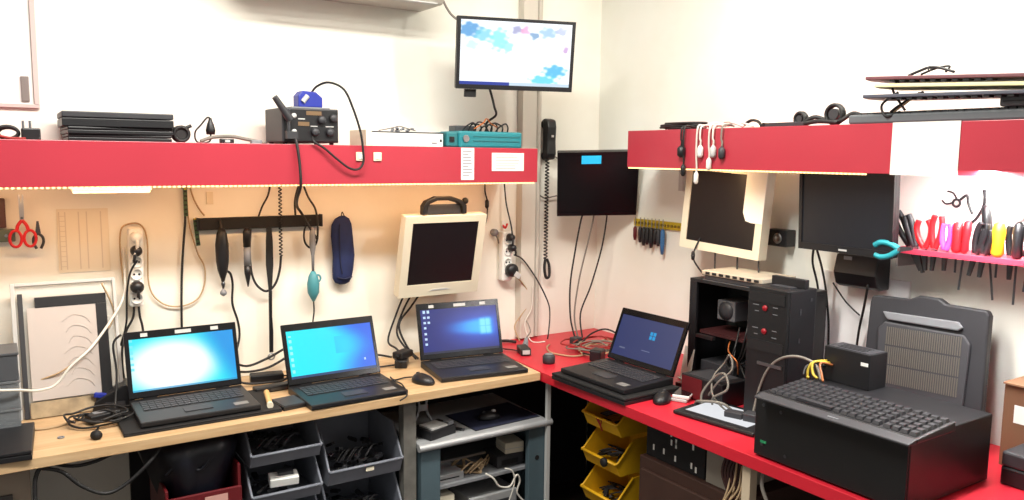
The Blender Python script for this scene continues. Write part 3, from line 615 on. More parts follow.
# phone
t = thing('telephone_handset', 'black telephone handset hanging on the wall at the room corner', 'telephone', (-.325, -.02, 1.56))
link_mesh('handle', MB().prism([(.0, .02), (-.038, .025), (-.046, .05), (-.042, .11), (-.046, .17), (-.040, .205), (.0, .212)], 'x', -.026, .026), BLK, t, .01)
link_mesh('earpiece', MB().lathe([(.024, 0), (.024, .012), (.016, .018)], (0, .0, .185), (0, 1, 0)), BLK2, t)
link_mesh('mouthpiece', MB().lathe([(.022, 0), (.022, .010), (.016, .016)], (0, .0, .04), (0, 1, 0)), BLK2, t)
link_mesh('button', MB().box(-.006, .006, -.049, -.0455, .125, .135), LGREY, t)
solo('coiled_cable', MB().tube(coil_pts((-.33, -.035, 1.585), (-.335, -.04, 1.12), .008, 30), .0032, 5, 1).tube([(-.335, -.04, 1.12), (-.34, -.04, 1.08), (-.33, -.04, 1.035), (-.312, -.04, 1.04), (-.31, -.035, 1.09), (-.32, -.03, 1.12)], .007), CORD, 'coiled black telephone cord hanging below the handset', 'cable')
solo('grey_cable', MB().tube([(-.30, -.03, 1.62), (-.28, -.02, 1.60), (-.24, -.015, 1.585), (-.20, -.03, 1.57)], .0035), GCORD, 'short grey cable between the handset and the corner monitor', 'cable')
solo('grey_cable', MB().tube([(-.36, -.018, 1.42), (-.33, -.02, 1.405), (-.29, -.02, 1.41), (-.24, -.03, 1.42)], .0035), GCORD, 'short grey cable crossing behind the telephone cord', 'cable')
for i, P in enumerate(([(-.20, -.16, 1.36), (-.215, -.15, 1.31), (-.225, -.12, 1.15), (-.24, -.11, 1.0), (-.25, -.13, .85), (-.25, -.17, .757)],
                       [(-.165, -.18, 1.36), (-.16, -.17, 1.31), (-.17, -.14, 1.18), (-.205, -.13, 1.02), (-.235, -.14, .86), (-.24, -.18, .757)],
                       [(-.115, -.21, 1.36), (-.105, -.20, 1.31), (-.115, -.18, 1.17), (-.165, -.17, 1.0), (-.215, -.16, .87), (-.23, -.20, .757)])):
    solo('monitor_cable', MB().tube(P, .0042), (CORD, GCORD, CORD)[i], ('left', 'middle', 'right')[i]+' one of three cables hanging from the corner monitor', 'cable', 'cables below the corner monitor')

# ================================================================= ON THE WOODEN DESK
ZD = .7505
t = thing('display_panel', 'clear-edged framed panel leaning on the wall left of the laptops', 'panel', (-2.30, -.17, ZD), (-14, 0, 0))
link_mesh('acrylic_sheet', MB().box(-.155, .140, .012, .018, .0, .43), CLEAR, t)
lab(link_mesh('outer_frame', MB().box(-.160, -.148, -.002, .02, 0, .435).box(.135, .145, -.002, .02, 0, .435).box(-.1479, .1349, -.002, .02, .425, .435), LGREY, t, .001), 'pale outer frame')
link_mesh('left_rail', MB().box(-.142, -.128, -.004, .010, .0, .40), CHAR, t, .001)
lab(link_mesh('inner_frame', MB().box(-.095, .112, -.006, .008, .352, .385).box(.08, .112, -.006, .008, .03, .3519), BLK, t, .001), 'black inner frame')
lab(link_mesh('white_sheet', MB().box(-.118, .0795, -.003, .004, .055, .3515), mat('milky_sheet', (190, 180, 174), .45), t), 'milky white sheet')
mb = MB()
for i in range(7): mb.tube([(-.02+.008*(i % 3), -.0045, .30-i*.035), (.01, -.0045, .32-i*.035), (.045, -.0045, .31-i*.035), (.06, -.0045, .29-i*.035)], .0007)
link_mesh('scribble', mb, mat('faint_ink', (186, 178, 172), .7), t); lab(link_mesh('bottom_board', MB().box(-.125, .06, -.012, .008, .0, .05), mat('tan_strip', (170, 150, 120), .6, noise=.3, scale=30), t), 'scuffed tan strip')
for k, (z, m, l) in enumerate(((ZD, FROST, 'lowest smoky plastic box of the stack at the far left'), (ZD+.085, FROST, 'middle smoky plastic box of the stack at the far left'), (ZD+.17, mat('smoky_dark', (84, 86, 90), .35, alpha=.85), 'darker topmost box of the stack at the far left'))):
    t = thing('storage_box', l, 'box', (-2.53, -.25, z), group='plastic boxes stacked at the far left')
    link_mesh('tub', MB().box(-.08, .075, -.07, .07, 0, .006).box(-.08, -.076, -.07, .07, .0061, .075).box(.071, .075, -.07, .07, .0061, .075).box(-.0759, .0709, -.07, -.066, .0061, .075).box(-.0759, .0709, .066, .07, .0061, .075), m, t)
    link_mesh('lid', MB().box(-.083, .078, -.073, .073, .0752, .083), m, t, .002)
    mb = MB()
    for i in range(8): mb.at(Tm(random.uniform(-.05, .05), random.uniform(-.04, .04), .013+.012*(i % 4)) @ E(0, random.uniform(-20, 20), random.uniform(0, 180))).box(-.018, .018, -.008, .008, -.004, .004)
    link_mesh('contents', mb, (DSTEEL, CHAR, GREY)[k], t)
t = thing('power_adapter', 'black laptop power brick inside the cable tangle on the bench', 'charger', (-2.235, -.30, ZD), (0, 0, 18))
link_mesh('body', MB().box(-.048, .048, -.024, .024, 0, .03), BLK, t, .005); lab(link_mesh('label', MB().box(-.03, .02, -.012, .012, .0301, .0306), GREY, t), 'grey rating label')
mb = MB(); random.seed(11)
for i in range(7):
    cx, cy, R = -2.245+random.uniform(-.02, .02), -.32+random.uniform(-.03, .03), random.uniform(.05, .085); ph = random.uniform(0, 6)
    mb.tube([(cx+R*1.05*math.cos(ph+a*PI/5), cy+R*.85*math.sin(ph+a*PI/5), .756+.012*random.random()+.004*i) for a in range(9)], .0034)
solo('cable_tangle', mb, CORD, 'tangle of black cords left of the leftmost open laptop', 'cable')
t = thing('barrel_plug', 'round black plug lying in front of the cable tangle', 'plug', (-2.272, -.475, ZD+.012))
link_mesh('body', MB().lathe([(.012, -.012), (.014, -.006), (.014, .006), (.01, .014)], (0, 0, 0), (.5, -.8, .1)), BLK2, t); link_mesh('cord', MB().tube([(-.003, .01, .001), (.0, .04, -.003), (.015, .09, -.005)], .0032), CORD, t)
t = thing('cable_connector', 'blue monitor plug lying at the foot of the framed panel', 'connector', (-2.222, -.185, .80), (0, 10, -15))
link_mesh('shell', MB().box(-.025, .012, -.008, .008, -.008, .008), BLUE, t, .003); lab(link_mesh('tip', MB().box(-.034, -.0255, -.006, .006, -.005, .005), STEEL, t), 'metal tip'); link_mesh('cord', MB().tube([(.012, 0, 0), (.03, .004, -.006), (.045, .0, -.02)], .004), CORD, t)
t = thing('docking_wedge', 'black wedge-shaped stand between the framed panel and laptop', 'stand', (-2.19, -.165, ZD), (0, 0, -10))
link_mesh('wedge', MB().prism([(-.06, 0), (.065, 0), (.065, .07), (.04, .085), (-.05, .035)], 'y', -.045, .045), BLK, t, .004); link_mesh('slot', MB().box(-.02, .04, -.0465, -.0452, .015, .03), CHAR, t)
solo('desk_cable', MB().tube([(-2.47, -.25, .7545), (-2.42, -.30, .754), (-2.36, -.30, .754), (-2.30, -.26, .754), (-2.24, -.25, .755)], .0035), TCORD, 'thin tan cable lying on the bare wood at left', 'cable')
solo('desk_cable', MB().tube([(-2.16, -.20, 1.0), (-2.185, -.20, .97), (-2.18, -.21, .88), (-2.19, -.24, .80), (-2.20, -.28, .757)], .004), CORD, 'black cable climbing beside the left edge of the first open laptop', 'cable')
solo('washer', MB().ring((-2.36, -.41, .7525), .008, .002, 'z'), GREY, 'tiny ring lying on the bare wood near the left corner', 'ring')

t = thing('marker_pen', 'tan stick lying across the bench between the first two open laptops', 'stick', (-1.742, -.40, ZD+.0205), (0, 0, 78))
link_mesh('shaft', MB().cyl((-.07, 0, 0), (.075, 0, 0), .0095), mat('tan_stick', (214, 170, 110), .5), t); link_mesh('cap', MB().cyl((-.0702, 0, 0), (-.085, 0, 0), .0105), BEIGE, t)
t = thing('hard_drive', 'flat black drive lying just left of the middle open laptop', 'drive', (-1.685, -.445, ZD), (0, 0, 8))
link_mesh('case', MB().box(-.045, .045, -.055, .055, 0, .014), BLK, t, .002); link_mesh('cover', MB().box(-.04, .04, -.05, .05, .0141, .0155), CHAR, t)
t = thing('battery_pack', 'black battery bar lying behind the tan stick', 'battery', (-1.665, -.25, ZD), (0, 0, 4))
link_mesh('case', MB().box(-.085, .085, -.02, .02, 0, .022), BLK, t, .004); link_mesh('contacts', MB().box(-.03, .03, -.0215, -.0202, .006, .014), DSTEEL, t)
t = thing('power_adapter', 'black power brick against the wall left of the middle laptop', 'charger', (-1.665, -.12, ZD), (0, 0, -10))
link_mesh('body', MB().box(-.06, .06, -.025, .025, 0, .032), BLK, t, .005); link_mesh('cord', MB().tube([(.06, 0, .015), (.09, .01, .01), (.12, -.02, .006), (.14, -.06, .005)], .0035), CORD, t)
for i, (l, P) in enumerate((('upper', [(-1.79, -.06, .835), (-1.72, -.05, .80), (-1.64, -.05, .82), (-1.58, -.06, .85), (-1.54, -.06, .86)]), ('middle', [(-1.79, -.09, .80), (-1.72, -.08, .785), (-1.64, -.07, .79), (-1.56, -.08, .83)]), ('lower', [(-1.79, -.14, .775), (-1.74, -.16, .762), (-1.68, -.17, .76), (-1.62, -.17, .76), (-1.57, -.13, .77)]))):
    solo('desk_cable', MB().tube(P, .005), CORD, l+' of the black cables running between the first two open laptops', 'cable')
def mouse(label, loc, yaw, s=1):
    t = thing('computer_mouse', label, 'mouse', loc, (0, 0, yaw))
    n = 14; vs = []; 
    for k, (f, z) in enumerate(((1, 0), (1.04, .008), (.95, .018), (.75, .027), (.4, .033), (.03, .035))):
        for i in range(n):
            a = 2*PI*i/n; vs.append((.029*f*math.cos(a)*s, .052*f*math.sin(a)*s, z*s*(1+.08*math.sin(a))))
    link_mesh('shell', MB().add(vs, [(k*n+i, k*n+(i+1) % n, (k+1)*n+(i+1) % n, (k+1)*n+i) for k in range(5) for i in range(n)]+[tuple(range(n))[::-1], tuple(range(5*n, 6*n))], True), BLK, t)
    link_mesh('scroll_wheel', MB().cyl((-.004*s, .026*s, .030*s), (.004*s, .026*s, .030*s), .008*s), CHAR, t)
    return t
mouse('black mouse on the wood between the middle and right laptops', (-1.175, -.44, ZD), 20)
solo('mouse_cable', MB().tube([(-1.19, -.395, .765), (-1.215, -.36, .757), (-1.26, -.37, .757), (-1.29, -.40, .78), (-1.30, -.45, .78), (-1.29, -.50, .776), (-1.30, -.56, .755), (-1.33, -.565, .74)], .003), CORD, 'thin mouse cord trailing back from the black mouse on wood', 'cable')
t = thing('power_adapter', 'black power brick tucked behind the left edge of the third laptop', 'charger', (-1.135, -.17, ZD), (0, 0, 60))
link_mesh('body', MB().box(-.05, .05, -.025, .025, 0, .032), BLK, t, .005); link_mesh('cord', MB().tube([(-.05, 0, .016), (-.08, .0, .03), (-.09, .02, .05)], .0035), CORD, t)
t = thing('power_adapter', 'second black brick stacked on the one behind the third laptop', 'charger', (-1.13, -.17, ZD+.0325), (0, 0, 30))
link_mesh('body', MB().box(-.04, .04, -.025, .025, 0, .028), BLK, t, .005); link_mesh('plug', MB().cyl((-.04, 0, .014), (-.055, 0, .014), .008), BLK2, t)
solo('desk_cable', MB().tube([(-1.17, -.15, .785), (-1.22, -.10, .79), (-1.27, -.08, .775), (-1.30, -.11, .765), (-1.29, -.15, .757)], .0045), CORD, 'black cable running left from the stacked bricks', 'cable')
solo('desk_cable', MB().tube([(-1.17, -.20, .765), (-1.21, -.17, .757), (-1.25, -.17, .757), (-1.29, -.19, .757)], .004), CORD, 'lower black cable on the wood behind the mouse', 'cable')

# ================================================================= UNDER THE WOODEN DESK
t = thing('file_cabinet', 'beige-framed cabinet with dark door at lower left under the bench', 'cabinet', (-2.68, -.47, 0))
link_mesh('carcass', MB().box(-.2, .235, 0, .4, 0, .69), mat('tan_metal', (150, 136, 120), .6), t, .003)
link_mesh('door', MB().box(-.17, .19, -.012, -.001, .04, .63), mat('dim_door', (70, 66, 64), .5), t, .002)
link_mesh('handle', MB().box(.13, .17, -.02, -.0125, .5, .52), DSTEEL, t)
solo('hanging_cable', MB().tube([(-2.42, -.53, .716), (-2.435, -.53, .68), (-2.44, -.54, .60), (-2.45, -.54, .50), (-2.45, -.54, .3), (-2.44, -.54, .006)], .006), CORD, 'black cable hanging straight down beside the beige cabinet', 'cable')
solo('hanging_cable', MB().tube([(-2.42, -.53, .71), (-2.37, -.53, .69), (-2.32, -.53, .635), (-2.26, -.53, .60), (-2.20, -.53, .62), (-2.13, -.53, .68), (-2.10, -.50, .71)], .006), CORD, 'black cable sagging in a wide loop under the bench', 'cable')
solo('hanging_cable', MB().tube([(-2.40, -.50, .712), (-2.34, -.50, .69), (-2.28, -.50, .692), (-2.22, -.50, .712)], .0055), CORD, 'short black cable just beneath the left bench edge', 'cable')
t = thing('crate', 'dark red crate holding a black bag under the bench', 'crate', (-1.98, -.36, 0))
link_mesh('tub', MB().box(-.115, .115, -.15, -.14, 0, .53).box(-.115, .115, .14, .15, 0, .6).box(-.115, -.105, -.1399, .1399, 0, .555).box(.105, .115, -.1399, .1399, 0, .60).box(-.1049, .1049, -.1399, .1399, 0, .01), MAROON, t, .003)
lab(link_mesh('label', MB().box(0, .07, -.1515, -.1502, .44, .515), mat('faded_label', (196, 150, 140), .7), t), 'pale label')
mb = MB(); n = 24; vs = []; random.seed(5)
pr_ = [(.085, .012), (.095, .25), (.10, .48), (.13, .60), (.145, .65), (.135, .69), (.06, .705), (.01, .708)]
for r, z in pr_:
    for i in range(n):
        a = 2*PI*i/n; q = r*(1+.10*math.sin(5*a+z*9)*(z > .5)+.05*math.sin(9*a)*(z > .5)); vs.append((q*math.cos(a), q*math.sin(a)*1.1, z))
solo_b = thing('bin_bag', 'bulging black bag stuffed in the dark red crate', 'bag', (-1.99, -.36, 0))
link_mesh('bag', mb.add(vs, [(k*n+i, k*n+(i+1) % n, (k+1)*n+(i+1) % n, (k+1)*n+i) for k in range(7) for i in range(n)]+[tuple(range(n))[::-1]], True), BAG, solo_b)
link_mesh('fold', MB().tube([(-.10, -.12, .60), (-.05, -.138, .64), (0, -.13, .60), (.05, -.14, .65), (.10, -.10, .62)], .006), BAG, solo_b)

def stack_bin(label, group, loc, yaw, w, d, h, lip, m, fh=None, label_card=False):
    """front opening storage bin: low front lip, sides sloping up; origin at front centre bottom"""
    t = thing('storage_bin', label, 'bin', loc, (0, 0, yaw), group); th = .004
    side = [(0.012, 0), (-.012, lip), (0.0, lip+.004), (.075, h), (d, h), (d, 0)]
    link_mesh('side_wall', MB().prism(side, 'x', -w/2, -w/2+th), m, t); link_mesh('side_wall', MB().prism(side, 'x', w/2-th, w/2), m, t)
    link_mesh('front_lip', MB().prism([(.012, 0), (-.012, lip), (-.006, lip+.003), (.017, .003)], 'x', -w/2+th, w/2-th), m, t)
    link_mesh('bottom', MB().box(-w/2+th, w/2-th, .018, d-th, 0, th), m, t)
    link_mesh('back_wall', MB().box(-w/2+th, w/2-th, d-th+.0001, d, 0, h), m, t)
    rim = [(-.014, lip+.001), (.0, lip+.006), (.075, h+.001)]
    link_mesh('rim', MB().tube([(-w/2, y, z) for y, z in rim], .0045, 6, 1).tube([(w/2, y, z) for y, z in rim], .0045, 6, 1).tube([(-w/2, -.014, lip), (w/2, -.014, lip)], .0045, 6, 1), m, t)
    if label_card: lab(link_mesh('label_card', MB().at(Tm(0, 0, 0) @ E()).box(-.005, .025, -.0135, -.0125, lip-.022, lip-.008), BEIGE, t), 'small cream card')
    return t
def bin_junk(loc, w, d, n, label, mats_, seed, yaw=0, cat='parts', z=.05):
    random.seed(seed); t = thing('spare_parts', label, cat, loc, (0, 0, yaw)); t['kind'] = 'stuff'
    for k, m in enumerate(mats_):
        mb = MB()
        for i in range(n):
            x, y = random.uniform(-w/2+.02, w/2-.02), random.uniform(.03, d-.03)
            mb.at(Tm(x, y, random.uniform(.012, z)) @ E(random.uniform(-30, 30), random.uniform(-30, 30), random.uniform(0, 180))).box(-.018, .018, -.008, .008, -.005, .005)
        mb.at(Matrix.Identity(4))
        for i in range(3):
            x = random.uniform(-w/4, w/4); mb.tube([(x-.04, .04, z*.8), (x, .06, z*1.25), (x+.03, .09, z), (x-.01, .12, z*.9), (x-.05, .09, z*1.1)], .003)
        link_mesh('parts_heap', mb, m, t)['kind'] = 'stuff'
GB = 'grey open-front bins under the wooden bench'
stack_bin('upper bin of the left grey pair under the wooden bench', GB, (-1.715, -.50, .572), 0, .235, .28, .128, .045, BINGREY)
bin_junk((-1.715, -.485, .577), .2, .24, 7, 'tangled dark parts in the upper bin of left grey pair', (CHAR, CORD), 2)
stack_bin('lower bin of the left grey pair, holding a white box', GB, (-1.715, -.50, .432), 0, .235, .28, .128, .045, BINGREY)
bin_junk((-1.715, -.485, .437), .2, .24, 6, 'dark parts in the lower bin of left grey pair', (CHAR, CORD), 3, z=.035)
t = thing('small_box', 'small white box lying in the lower left grey bin', 'box', (-1.715, -.455, .484), (12, 0, -8))
link_mesh('body', MB().box(-.045, .05, -.02, .03, 0, .03), WHITE, t, .003); lab(link_mesh('top_switch', MB().box(-.015, .035, -.0, .022, .0301, .042), CHAR, t), 'dark block on top')
stack_bin('bin at the bottom of the left grey column', GB, (-1.715, -.50, .29), 0, .235, .28, .128, .045, BINGREY)
stack_bin('wide upper bin of the right grey column, card on its lip', GB, (-1.432, -.50, .452), 0, .275, .3, .17, .056, BINGREY, label_card=True)
bin_junk((-1.432, -.485, .457), .24, .26, 9, 'black plugs and cords heaped in the wide grey bin', (CHAR, CORD, BLK), 4, z=.07)
stack_bin('wide lower bin of the right grey column', GB, (-1.432, -.50, .27), 0, .275, .3, .17, .056, BINGREY)
bin_junk((-1.432, -.485, .275), .24, .26, 7, 'loose dark parts in the wide lower grey bin', (CHAR, CORD), 6, z=.06)
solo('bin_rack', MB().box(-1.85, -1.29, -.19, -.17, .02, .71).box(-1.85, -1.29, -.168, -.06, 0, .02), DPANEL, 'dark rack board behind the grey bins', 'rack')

t = thing('side_table', 'blue-grey computer trolley with silver-edged top under the bench corner', 'table', (-.937, -.30, 0))
link_mesh('top', MB().box(-.295, .28, -.222, .2, .525, .545), SILVER, t, .003)
lab(link_mesh('front_edge', MB().cyl((-.30, -.226, .533), (.295, -.226, .533), .014), SILVER, t), 'rounded silver front edge')
link_mesh('side_panel', MB().box(-.285, -.205, -.215, -.19, 0, .524).box(-.285, -.27, -.189, .19, 0, .524), BLUEGREY, t, .002)
link_mesh('side_panel', MB().box(.195, .275, -.215, -.19, 0, .524).box(.26, .275, -.189, .19, 0, .524), BLUEGREY, t, .002)
link_mesh('bolt', MB().cyl((.235, -.2165, .39), (.235, -.2155, .39), .01), BLK2, t)
lab(link_mesh('rail', MB().box(-.2699, .02, -.17, -.16, .435, .443), STEEL, t), 'thin steel rail')
link_mesh('shelf', MB().box(-.2699, .2599, -.18, .19, .335, .350), GREY, t, .002)
link_mesh('lower_shelf', MB().box(-.2699, .2599, -.18, .19, .15, .165), GREY, t, .002)
link_mesh('dark_backing', MB().box(-.2699, .2599, .191, .2, .02, .5), DPANEL, t)
t = thing('optical_drive', 'black and silver drive at the left of the trolley top', 'drive', (-1.13, -.445, .5455), (0, 0, 15))
link_mesh('case', MB().box(-.065, .065, -.05, .05, 0, .035), BLK, t, .003); lab(link_mesh('top_plate', MB().box(-.05, .03, -.04, .03, .0351, .042), LGREY, t), 'silver plate'); link_mesh('switch_block', MB().box(.035, .06, -.04, -.01, .0351, .048), GREY, t)
t = thing('connector', 'short black stick beside the drive on the trolley top', 'connector', (-1.035, -.45, .5455), (0, 0, -50))
link_mesh('body', MB().box(-.03, .02, -.006, .006, 0, .01), BLK, t, .002); link_mesh('tip', MB().box(.0202, .03, -.004, .004, .002, .008), DSTEEL, t)
t = thing('metal_bracket', 'grey X-shaped bracket standing behind the drive on trolley', 'bracket', (-1.125, -.335, .5455))
link_mesh('arm', MB().tube([(-.045, 0, .005), (-.015, 0, .07), (-.03, 0, .15)], .005), SILVER, t); link_mesh('arm', MB().tube([(.045, 0, .005), (.015, 0, .07), (.03, 0, .15)], .005), SILVER, t)
link_mesh('crossbar', MB().box(-.02, .02, -.005, .005, .06, .085), SILVER, t); link_mesh('foot_plate', MB().box(-.055, .055, -.02, .02, 0, .006), STEEL, t)
t = thing('mouse_pad', 'dark blue pad on the trolley top', 'mouse pad', (-.83, -.38, .5455), (0, 0, 3))
link_mesh('mat', MB().box(-.155, .155, -.11, .11, 0, .004), mat('dark_blue_cloth', (16, 22, 48), .8), t, .002); link_mesh('stitched_edge', MB().box(-.157, .157, -.112, .112, .0001, .002), BLK2, t)
t = mouse('black mouse with pale spot on the dark blue pad', (-.865, -.41, .550), 80, .9)
lab(link_mesh('pale_spot', MB().ball((.004, -.02, .030), .010, (1, 1, .5)), LGREY, t), 'pale spot')  # small pale flattened ball on top of the shell
t = thing('adapter_box', 'off-white box at the right of the trolley shelf', 'box', (-.765, -.41, .4005), (0, 0, -6))
link_mesh('body', MB().box(-.04, .045, -.04, .05, 0, .045), BEIGE, t, .004); link_mesh('seam', MB().box(-.0405, .0455, -.0405, .0505, .02, .022), LGREY, t)
t2 = thing('modem', 'grey flat device under the off-white box on trolley shelf', 'device', (-.78, -.40, .3505))
link_mesh('body', MB().box(-.07, .06, -.05, .07, 0, .049), CHAR, t2, .004); link_mesh('vent', MB().box(-.05, .03, -.0512, -.0502, .01, .03), BLK2, t2)
mb = MB(); random.seed(21)
for i in range(8):
    x = random.uniform(-1.08, -.9); y = random.uniform(-.45, -.35)
    mb.tube([(x, y, .356), (x+.04, y-.01, .375+.02*random.random()), (x+.09, y+.02, .39), (x+.14*random.random(), y-.02, .36), (x+.06, y+.03, .357)], .0038)
solo('cable_tangle', mb, TCORD, 'tangle of tan cables on the trolley shelf', 'cable')
solo('cable_tangle', MB().tube([(-.93, -.49, .362), (-.90, -.50, .34), (-.87, -.50, .30), (-.82, -.50, .29), (-.79, -.50, .33), (-.77, -.495, .30), (-.78, -.49, .25), (-.74, -.49, .20)], .004).tube([(-.84, -.49, .365), (-.81, -.50, .35), (-.80, -.50, .30), (-.82, -.49, .22), (-.85, -.48, .172)], .003), WCORD, 'pale cables hanging over the edge of trolley shelf', 'cable')
t = thing('drive_bay', 'silver flat drive lying on the left of the trolley shelf', 'drive', (-1.08, -.40, .3505))
link_mesh('case', MB().box(-.08, .07, -.06, .08, 0, .03), SILVER, t, .002); link_mesh('slot', MB().box(-.06, .05, -.0612, -.0602, .01, .015), BLK2, t)
t = thing('power_unit', 'off-white block on the lower trolley tier at left', 'box', (-1.09, -.40, .1655))
link_mesh('body', MB().box(-.06, .04, -.06, .07, 0, .13), BEIGE, t, .004); link_mesh('label', MB().box(-.04, .02, -.0612, -.0602, .03, .08), GREY, t)
t = thing('metal_case', 'grey metal case on the lower trolley tier at right', 'case', (-.86, -.38, .1655))
link_mesh('body', MB().box(-.12, .1, -.08, .09, 0, .09), SILVER, t, .004); link_mesh('vent', MB().box(-.08, .06, -.0812, -.0802, .03, .06), CHAR, t)

# ================================================================= UNDER THE RED DESK
YB = 'yellow open-front bins under the red bench'
for i, (z, l) in enumerate(((.572, 'topmost yellow bin just beneath the red bench'), (.422, 'second yellow bin from the top, round knob on its lip'), (.272, 'third yellow bin from the top'), (.122, 'lowest yellow bin near the floor'))):
    b = stack_bin(l, YB, (-.61, -.805, z), -90, .20, .235, .132, .05, YEL)
    if i == 1: lab(link_mesh('knob', MB().lathe([(.004, 0), (.016, .004), (.018, .014), (.012, .02)], (.045, -.012, .045), (0, -1, 0)), BLK2, b), 'round black knob')
    if i == 0: lab(link_mesh('strap', MB().tube([(.0, -.018, .05), (.006, -.012, .025), (.004, .0, .0)], .003).tube([(-.012, -.018, .05), (.006, -.012, .025), (.02, -.018, .05)], .002), RCORD, b), 'thin red string')
    bin_junk((-.595, -.805, z+.005), .17, .19, 5, ('black parts lying inside the topmost yellow bin', 'black parts lying inside the second yellow bin', 'black parts lying inside the third yellow bin', 'black parts lying inside the lowest yellow bin')[i], (BLK2, CHAR), 30+i, yaw=-90, z=.04)
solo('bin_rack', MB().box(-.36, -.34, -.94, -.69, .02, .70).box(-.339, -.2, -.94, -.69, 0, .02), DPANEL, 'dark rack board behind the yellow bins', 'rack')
t = thing('drawer_cabinet', 'dark brown wooden cabinet under the red bench', 'cabinet', (-.62, -1.03, 0))
link_mesh('carcass', MB().box(0, .45, -.46, 0, 0, .555), BROWN, t, .003)
link_mesh('drawer', MB().box(-.014, -.001, -.44, -.02, .36, .515), BROWN, t, .003)
link_mesh('drawer', MB().box(-.014, -.001, -.44, -.02, .19, .345), BROWN, t, .003)
link_mesh('drawer', MB().box(-.014, -.001, -.44, -.02, .03, .175), BROWN, t, .003)
link_mesh('knob', MB().lathe([(.006, 0), (.014, .012), (.010, .02)], (-.0142, -.23, .46), (-1, 0, 0)), DSTEEL, t)
t = thing('patch_box', 'black box with rows of small white marks on the brown cabinet', 'box', (-.60, -1.04, .5555))
link_mesh('body', MB().box(0, .3, -.275, 0, 0, .13), BLK2, t, .003)
for y, z in ((-.035, .028), (-.085, .028), (-.12, .07), (-.118, .1), (-.142, .066), (-.14, .02), (-.22, .085), (-.215, .02), (-.235, .012), (-.142, .078)): lab(link_mesh('tab', MB().box(-.0015, -.0001, y-.007, y, z, z+.02), WHITE, t), 'small white tab')
t = thing('metal_box', 'pale grey metal box beside the black box on the brown cabinet', 'box', (-.60, -1.325, .5555))
link_mesh('body', MB().box(0, .25, -.11, 0, 0, .11), mat('dull_metal', (150, 144, 132), .5, .2), t, .003); link_mesh('flange', MB().box(-.004, -.0002, -.108, -.002, .002, .108), MATS['dull_metal'], t)
mb = MB(); random.seed(9)
for i in range(7):
    y = -1.475+random.uniform(-.025, .03)
    mb.tube([(-.63, y, .69-.02*i), (-.66, y-.015, .62-.01*i), (-.67, y+.02*random.random(), .56-.01*i), (-.65, y+.03, .50), (-.66, y-.02, .45), (-.64, y+.02, .42)], .0035)
solo('cable_bundle', mb, TCORD, 'bundle of tan cables hanging beside the cream post leg', 'cable')
mb = MB()
for i in range(6):
    y = -1.435-.012*i; mb.tube([(-.62, y, .705), (-.64, y+.01, .63), (-.635, y-.02, .55), (-.64, y+.015, .50), (-.63, y, .3)], .005)
solo('cable_bundle', mb, mat('brown_cord', (62, 34, 32), .6), 'dark brown cables bunched behind the tan ones', 'cable')
solo('hanging_cable', MB().tube([(-.66, -1.60, .706), (-.68, -1.61, .66), (-.68, -1.64, .60), (-.67, -1.66, .5), (-.66, -1.65, .3)], .006), GCORD, 'grey cable hanging right of the cream post leg', 'cable')
t = thing('computer_tower', 'dark computer standing on the floor at the lower right', 'computer', (-.60, -1.66, 0))
link_mesh('case', MB().box(0, .42, -.2, 0, .01, .46), BLK, t, .004); link_mesh('front_panel', MB().box(-.015, -.0005, -.195, -.005, .02, .45), CHAR, t, .004); link_mesh('foot', MB().box(.02, .4, -.18, -.02, 0, .0099), BLK2, t)

# ================================================================= ON THE RED DESK
t = thing('power_adapter', 'black power brick with pale label at the back of the red bench', 'charger', (-.60, -.26, ZD), (0, 0, 70))
link_mesh('body', MB().box(-.045, .045, -.022, .022, 0, .032), BLK, t, .005); lab(link_mesh('label', MB().box(-.047, -.0455, -.016, .016, .008, .026), LGREY, t), 'pale label')
t = thing('small_speaker', 'small round-topped grey cube in front of the power brick', 'speaker', (-.60, -.445, ZD), (0, 0, 30))
link_mesh('body', MB().lathe([(.024, 0), (.026, .01), (.026, .03), (.02, .037)], (0, 0, 0), (0, 0, 1)), CHAR, t); lab(link_mesh('top_disc', MB().cyl((0, 0, .0371), (0, 0, .039), .017), GREY, t), 'grey top disc')
solo('desk_cable', MB().tube([(-.67, -.10, .755), (-.64, -.16, .756), (-.615, -.21, .758), (-.63, -.25, .765)], .003), CORD, 'short black cord left of the pale-labelled power brick', 'cable')
solo('desk_cable', MB().tube([(-.645, -.06, .758), (-.60, -.05, .762), (-.555, -.05, .76), (-.52, -.08, .757)], .007), CORD, 'thick black cable end against the wall behind the third laptop', 'cable')
t = thing('power_plug', 'upright grey plug standing behind the pale-labelled brick', 'plug', (-.555, -.20, ZD))
link_mesh('body', MB().lathe([(.012, 0), (.014, .02), (.009, .045), (.004, .055)], (0, 0, 0), (.2, 0, 1)), GREY, t); link_mesh('cord', MB().tube([(.01, 0, .054), (.03, 0, .08), (.03, .03, .12)], .003), GCORD, t)
random.seed(15)
for m, l, R, cz in ((TCORD, 'tan cable coil in the pile at the corner of the red bench', .09, .758), (RCORD, 'dark red cable coil in the pile at the bench corner', .10, .770), (GCORD, 'grey cable coil in the pile at the bench corner', .08, .765), (CORD, 'black cable loop standing out of the corner pile', .085, .78)):
    mb = MB()
    for i in range(3):
        cx, cy = -.30+random.uniform(-.04, .04), -.36+random.uniform(-.05, .05); ph = random.uniform(0, 6)
        mb.tube([(cx+R*1.2*random.uniform(.85, 1.1)*math.cos(ph+a*PI/5), cy+R*random.uniform(.85, 1.1)*math.sin(ph+a*PI/5), cz+.018*random.random()) for a in range(10)], .0036)
    if m is CORD: mb = MB().tube([(-.33, -.30, .757), (-.25, -.28, .80), (-.18, -.30, .82), (-.15, -.36, .80), (-.18, -.44, .775), (-.26, -.46, .765), (-.34, -.42, .76)], .004)
    solo('cable_coil', mb, m, l, 'cable')
